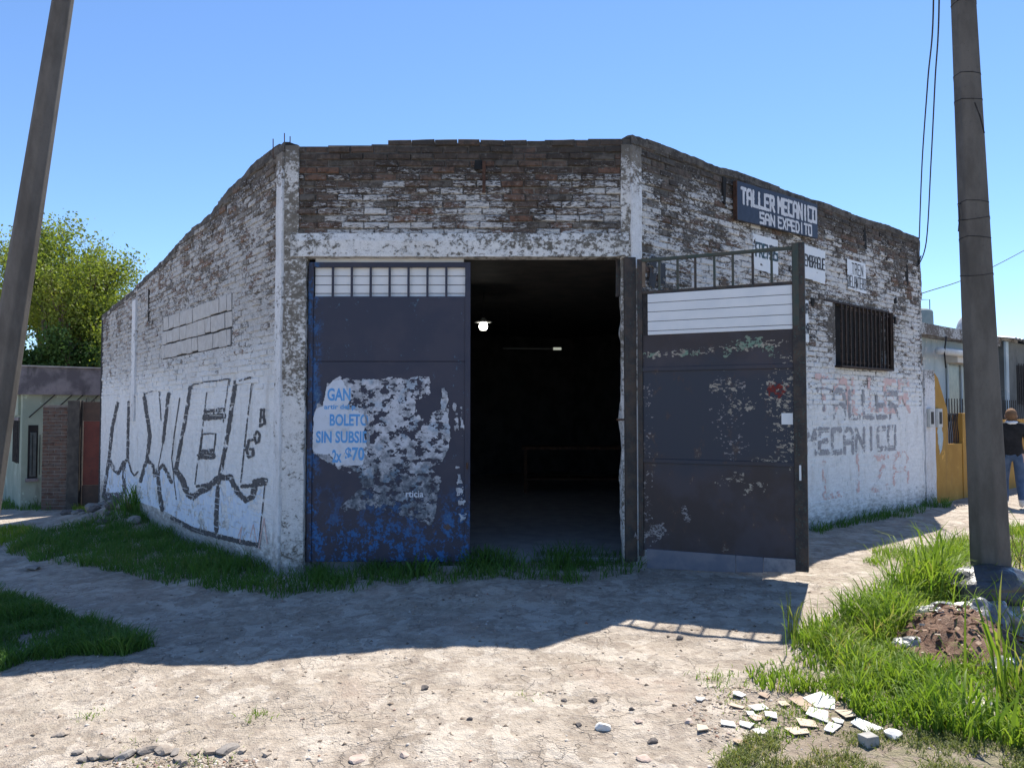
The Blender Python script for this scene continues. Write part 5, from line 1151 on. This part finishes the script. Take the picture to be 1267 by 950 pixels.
def film(name, c, al=.0, ro=.3):
    m = mottled(name, c, tuple(q * .7 for q in c), 9, ro, bump=.5, spec=.5); return m
B_dark = film('dark_plastic', (.06, .062, .07), ro=.35); B_grey = film('grey_plastic', (.22, .22, .23), ro=.3); B_white = film('white_plastic', (.48, .49, .50), ro=.35); B_trans = film('milky_plastic', (.30, .30, .295), ro=.25)
hc = gp(1192, 800)
SOIL = mottled('red_brown_soil', (.12, .065, .045), (.22, .14, .10), 16, .95, bump=.9, bd=.02, c3=(.30, .22, .17))
m = MB(); nx_ = 44; v = []; f = []
for i_ in range(nx_):
    for j_ in range(nx_):
        a, b_ = (i_ / (nx_ - 1) - .5) * 2, (j_ / (nx_ - 1) - .5) * 2; x_, y_ = hc.x + a * .55, hc.y + b_ * .75
        v.append((x_, y_, h1(x_, y_) - .04 + .27 * math.exp(-(a * a + b_ * b_) * 2.4) + .20 * (float(fbm(x_ * 11, y_ * 11, 5, 21, .65)) - .5) * math.exp(-(a * a + b_ * b_))))
for i_ in range(nx_ - 1):
    for j_ in range(nx_ - 1): f.append((i_ * nx_ + j_, (i_ + 1) * nx_ + j_, (i_ + 1) * nx_ + j_ + 1, i_ * nx_ + j_ + 1))
m.add(v, f); tag(m.build('soil_heap', SOIL, None, True), 'heap of reddish brown soil and litter at the pole foot', 'soil heap')
hz_ = lambda px, py: gp(px, py)
crumple('plastic_bag', gp(1225, 742), (.36, .22, .20), B_dark, 'dark crumpled plastic sheet wrapped round the pole foot', 1, 8, .30)
crumple('plastic_bag', gp(1207, 725), (.16, .10, .13), B_grey, 'grey plastic flap standing up against the pole', 2, 7, .55)
crumple('plastic_bag', gp(1180, 768), (.30, .12, .10), B_trans, 'milky crumpled plastic bag along the back of the soil heap', 3, 8, .5)
crumple('plastic_bag', gp(1146, 778), (.09, .09, .11), B_trans, 'small pale bag lump at the corner of the soil heap', 4, 6, .35)
crumple('plastic_bag', gp(1222, 775), (.20, .15, .14), B_grey, 'grey crumpled bag with pale folds between heap and pole', 5, 9, .55)
crumple('plastic_bag', gp(1223, 797), (.12, .08, .07), B_white, 'white crumpled packet on the soil heap', 6, 6, .4)
crumple('plastic_bag', gp(1200, 812), (.17, .10, .07), B_grey, 'flat grey plastic scrap at the front of the soil heap', 7, 8, .5)
crumple('plastic_bag', gp(1128, 800), (.13, .08, .05), B_trans, 'pale plastic strip at the grassy side of the soil heap', 8, 8, .5)
crumple('plastic_bag', gp(1254, 838), (.16, .12, .08), B_trans, 'thin pale plastic tangle under the tall grass by the pole shadow', 9, 9, .6)
crumple('paper_wad', gp(1206, 884), (.11, .08, .06), mottled('dirty_paper', (.5, .44, .38), (.6, .55, .5), 14, .9, c3=(.34, .26, .2)), 'dirty crumpled paper wad in the grass', 10, 9, .6, 'rubbish')
crumple('paper_wad', gp(1192, 896), (.10, .07, .04), mottled('tan_paper', (.42, .34, .27), (.5, .43, .36), 14, .9), 'flattened tan paper wad in front of the dirty one', 11, 9, .6, 'rubbish')
lv = []; lt_ = []; rl_ = np.random.default_rng(3)
for k in range(420):
    a, b_ = rl_.normal(0, .26), rl_.normal(0, .34); x_, y_ = hc.x + a, hc.y + b_; aa, bb = a / .55, b_ / .75
    z_ = h1(x_, y_) - .03 + .27 * math.exp(-(aa * aa + bb * bb) * 2.4) + rl_.uniform(-.03, .05); s_ = rl_.uniform(.008, .035); q = Matrix.Rotation(rl_.uniform(0, 6.28), 3, 'Z') @ Matrix.Rotation(rl_.normal(0, .7), 3, 'X')
    o_ = len(lv); lv += [Vector((x_, y_, z_)) + q @ Vector((dx * s_, dy * s_ * .45, 0)) for dx, dy in ((-1, -1), (1, -.8), (.8, 1), (-.9, .7))]; lt_.append((o_, o_ + 1, o_ + 2, o_ + 3))
me = bpy.data.meshes.new('litter'); me.from_pydata(lv, [], lt_); at = me.attributes.new('tint', 'FLOAT', 'POINT'); at.data.foreach_set('value', np.repeat(rl_.random(len(lt_)), 4).astype(np.float32))
tag(link('litter', me, mat('dead_leaves', lambda b: b.ramp(b.attr('tint').outputs['Fac'], [(0, (.07, .04, .028)), (.5, (.19, .11, .075)), (.85, (.30, .21, .15)), (1, (.45, .41, .37))]), .9)), 'brown dead leaves and chips covering the soil heap', 'litter', kind='stuff')

# ------------------------------------------------------------------ trees behind the green house
BARK = mottled('bark', (.09, .07, .055), (.15, .12, .09), 8, bump=.8)
def tree(base, hgt, crown_r, n_leaf, label, mt, seed, spread=1.0, lz=.055, low=.35):
    r = random.Random(seed); t = thing('tree', label, 'tree', tuple(base), 'trees behind the green house'); m = MB(); tips = []
    def grow(p, d, L, rad, lvl):
        n = 5; pts = [p]; rs_ = [rad]
        for k in range(n):
            d = (d + Vector((r.gauss(0, .13), r.gauss(0, .13), .05 if lvl else .02))).normalized(); pts.append(pts[-1] + d * L / n); rs_.append(rad * (1 - .5 * (k + 1) / n))
            if lvl >= 2: tips.append((pts[-1], d, lvl))
        m.tube(pts, rs_, 6 if lvl < 2 else 4, False)
        if lvl < 4:
            for k in range(5 if lvl == 0 else r.choice([3, 4])):
                q = r.uniform(.35, 1); pp_ = pts[min(n, max(1, int(q * n)))]; az = r.uniform(0, 6.28); sp_ = r.uniform(.5, 1.0) * spread
                nd = (d + Vector((math.cos(az) * sp_, math.sin(az) * sp_, r.uniform(-.1, .35)))).normalized(); grow(pp_, nd, L * r.uniform(.55, .75), rs_[min(n, int(q * n))] * .65, lvl + 1)
    grow(Vector(base), Vector((0, 0, 1)), hgt * .42, hgt * .022, 0)
    m.build('trunk', BARK, t, True)
    rg_ = np.random.default_rng(seed); T = np.array([p for p, d, l in tips]); L_ = np.array([l for p, d, l in tips])
    ix = rg_.choice(len(T), n_leaf, p=(L_ ** 2 / (L_ ** 2).sum())); c = T[ix] + rg_.normal(0, .17 * crown_r / 2.5, (n_leaf, 3))
    nm = rg_.normal(0, 1, (n_leaf, 3)); nm /= np.linalg.norm(nm, axis=1)[:, None]; a = np.cross(nm, rg_.normal(0, 1, (n_leaf, 3))); a /= np.linalg.norm(a, axis=1)[:, None]; b_ = np.cross(nm, a); s_ = (lz * rg_.uniform(.6, 1.35, n_leaf))[:, None]
    v = np.stack([c - a * s_, c - b_ * s_ * .55 + nm * s_ * .15, c + a * s_, c + b_ * s_ * .55 + nm * s_ * .15], 1).reshape(-1, 3); q = np.arange(n_leaf * 4).reshape(-1, 4)
    me = arr_mesh('crown', v, q); at = me.attributes.new('tint', 'FLOAT', 'POINT'); at.data.foreach_set('value', np.repeat(np.clip(rg_.random(n_leaf) * .6 + .4 * fbm(c[:, 0] * 1.2, c[:, 2] * 1.2, 2, 5), 0, .99), 4).astype(np.float32))
    link('crown', me, mt, t)
    return t
LF1 = leaf_mat('leaf_bright', (.12, .18, .03), (.25, .29, .055), (.33, .32, .10), .5); LF2 = leaf_mat('leaf_deep', (.05, .11, .03), (.09, .16, .04), (.13, .2, .05), .4)
tb = lambda px, Y: (at_y(px, 500, Y).x, Y, -.8)
tree(tb(52, 24.5), 11.6, 3.0, 46000, 'large leafy yellow green tree rising above the green house', LF1, 3, 1.15, .055)
tree(tb(128, 27), 8.0, 2.4, 30000, 'darker dense tree between the yellow green tree and the graffiti wall', LF2, 5, 1.1, .06)
tree(tb(-20, 25.5), 12.6, 3.0, 34000, 'loose crowned tree partly behind the leaning pole', LF1, 8, 1.1, .06)
for o in list(bpy.data.objects):
    if '_loc' in o: del o['_loc']
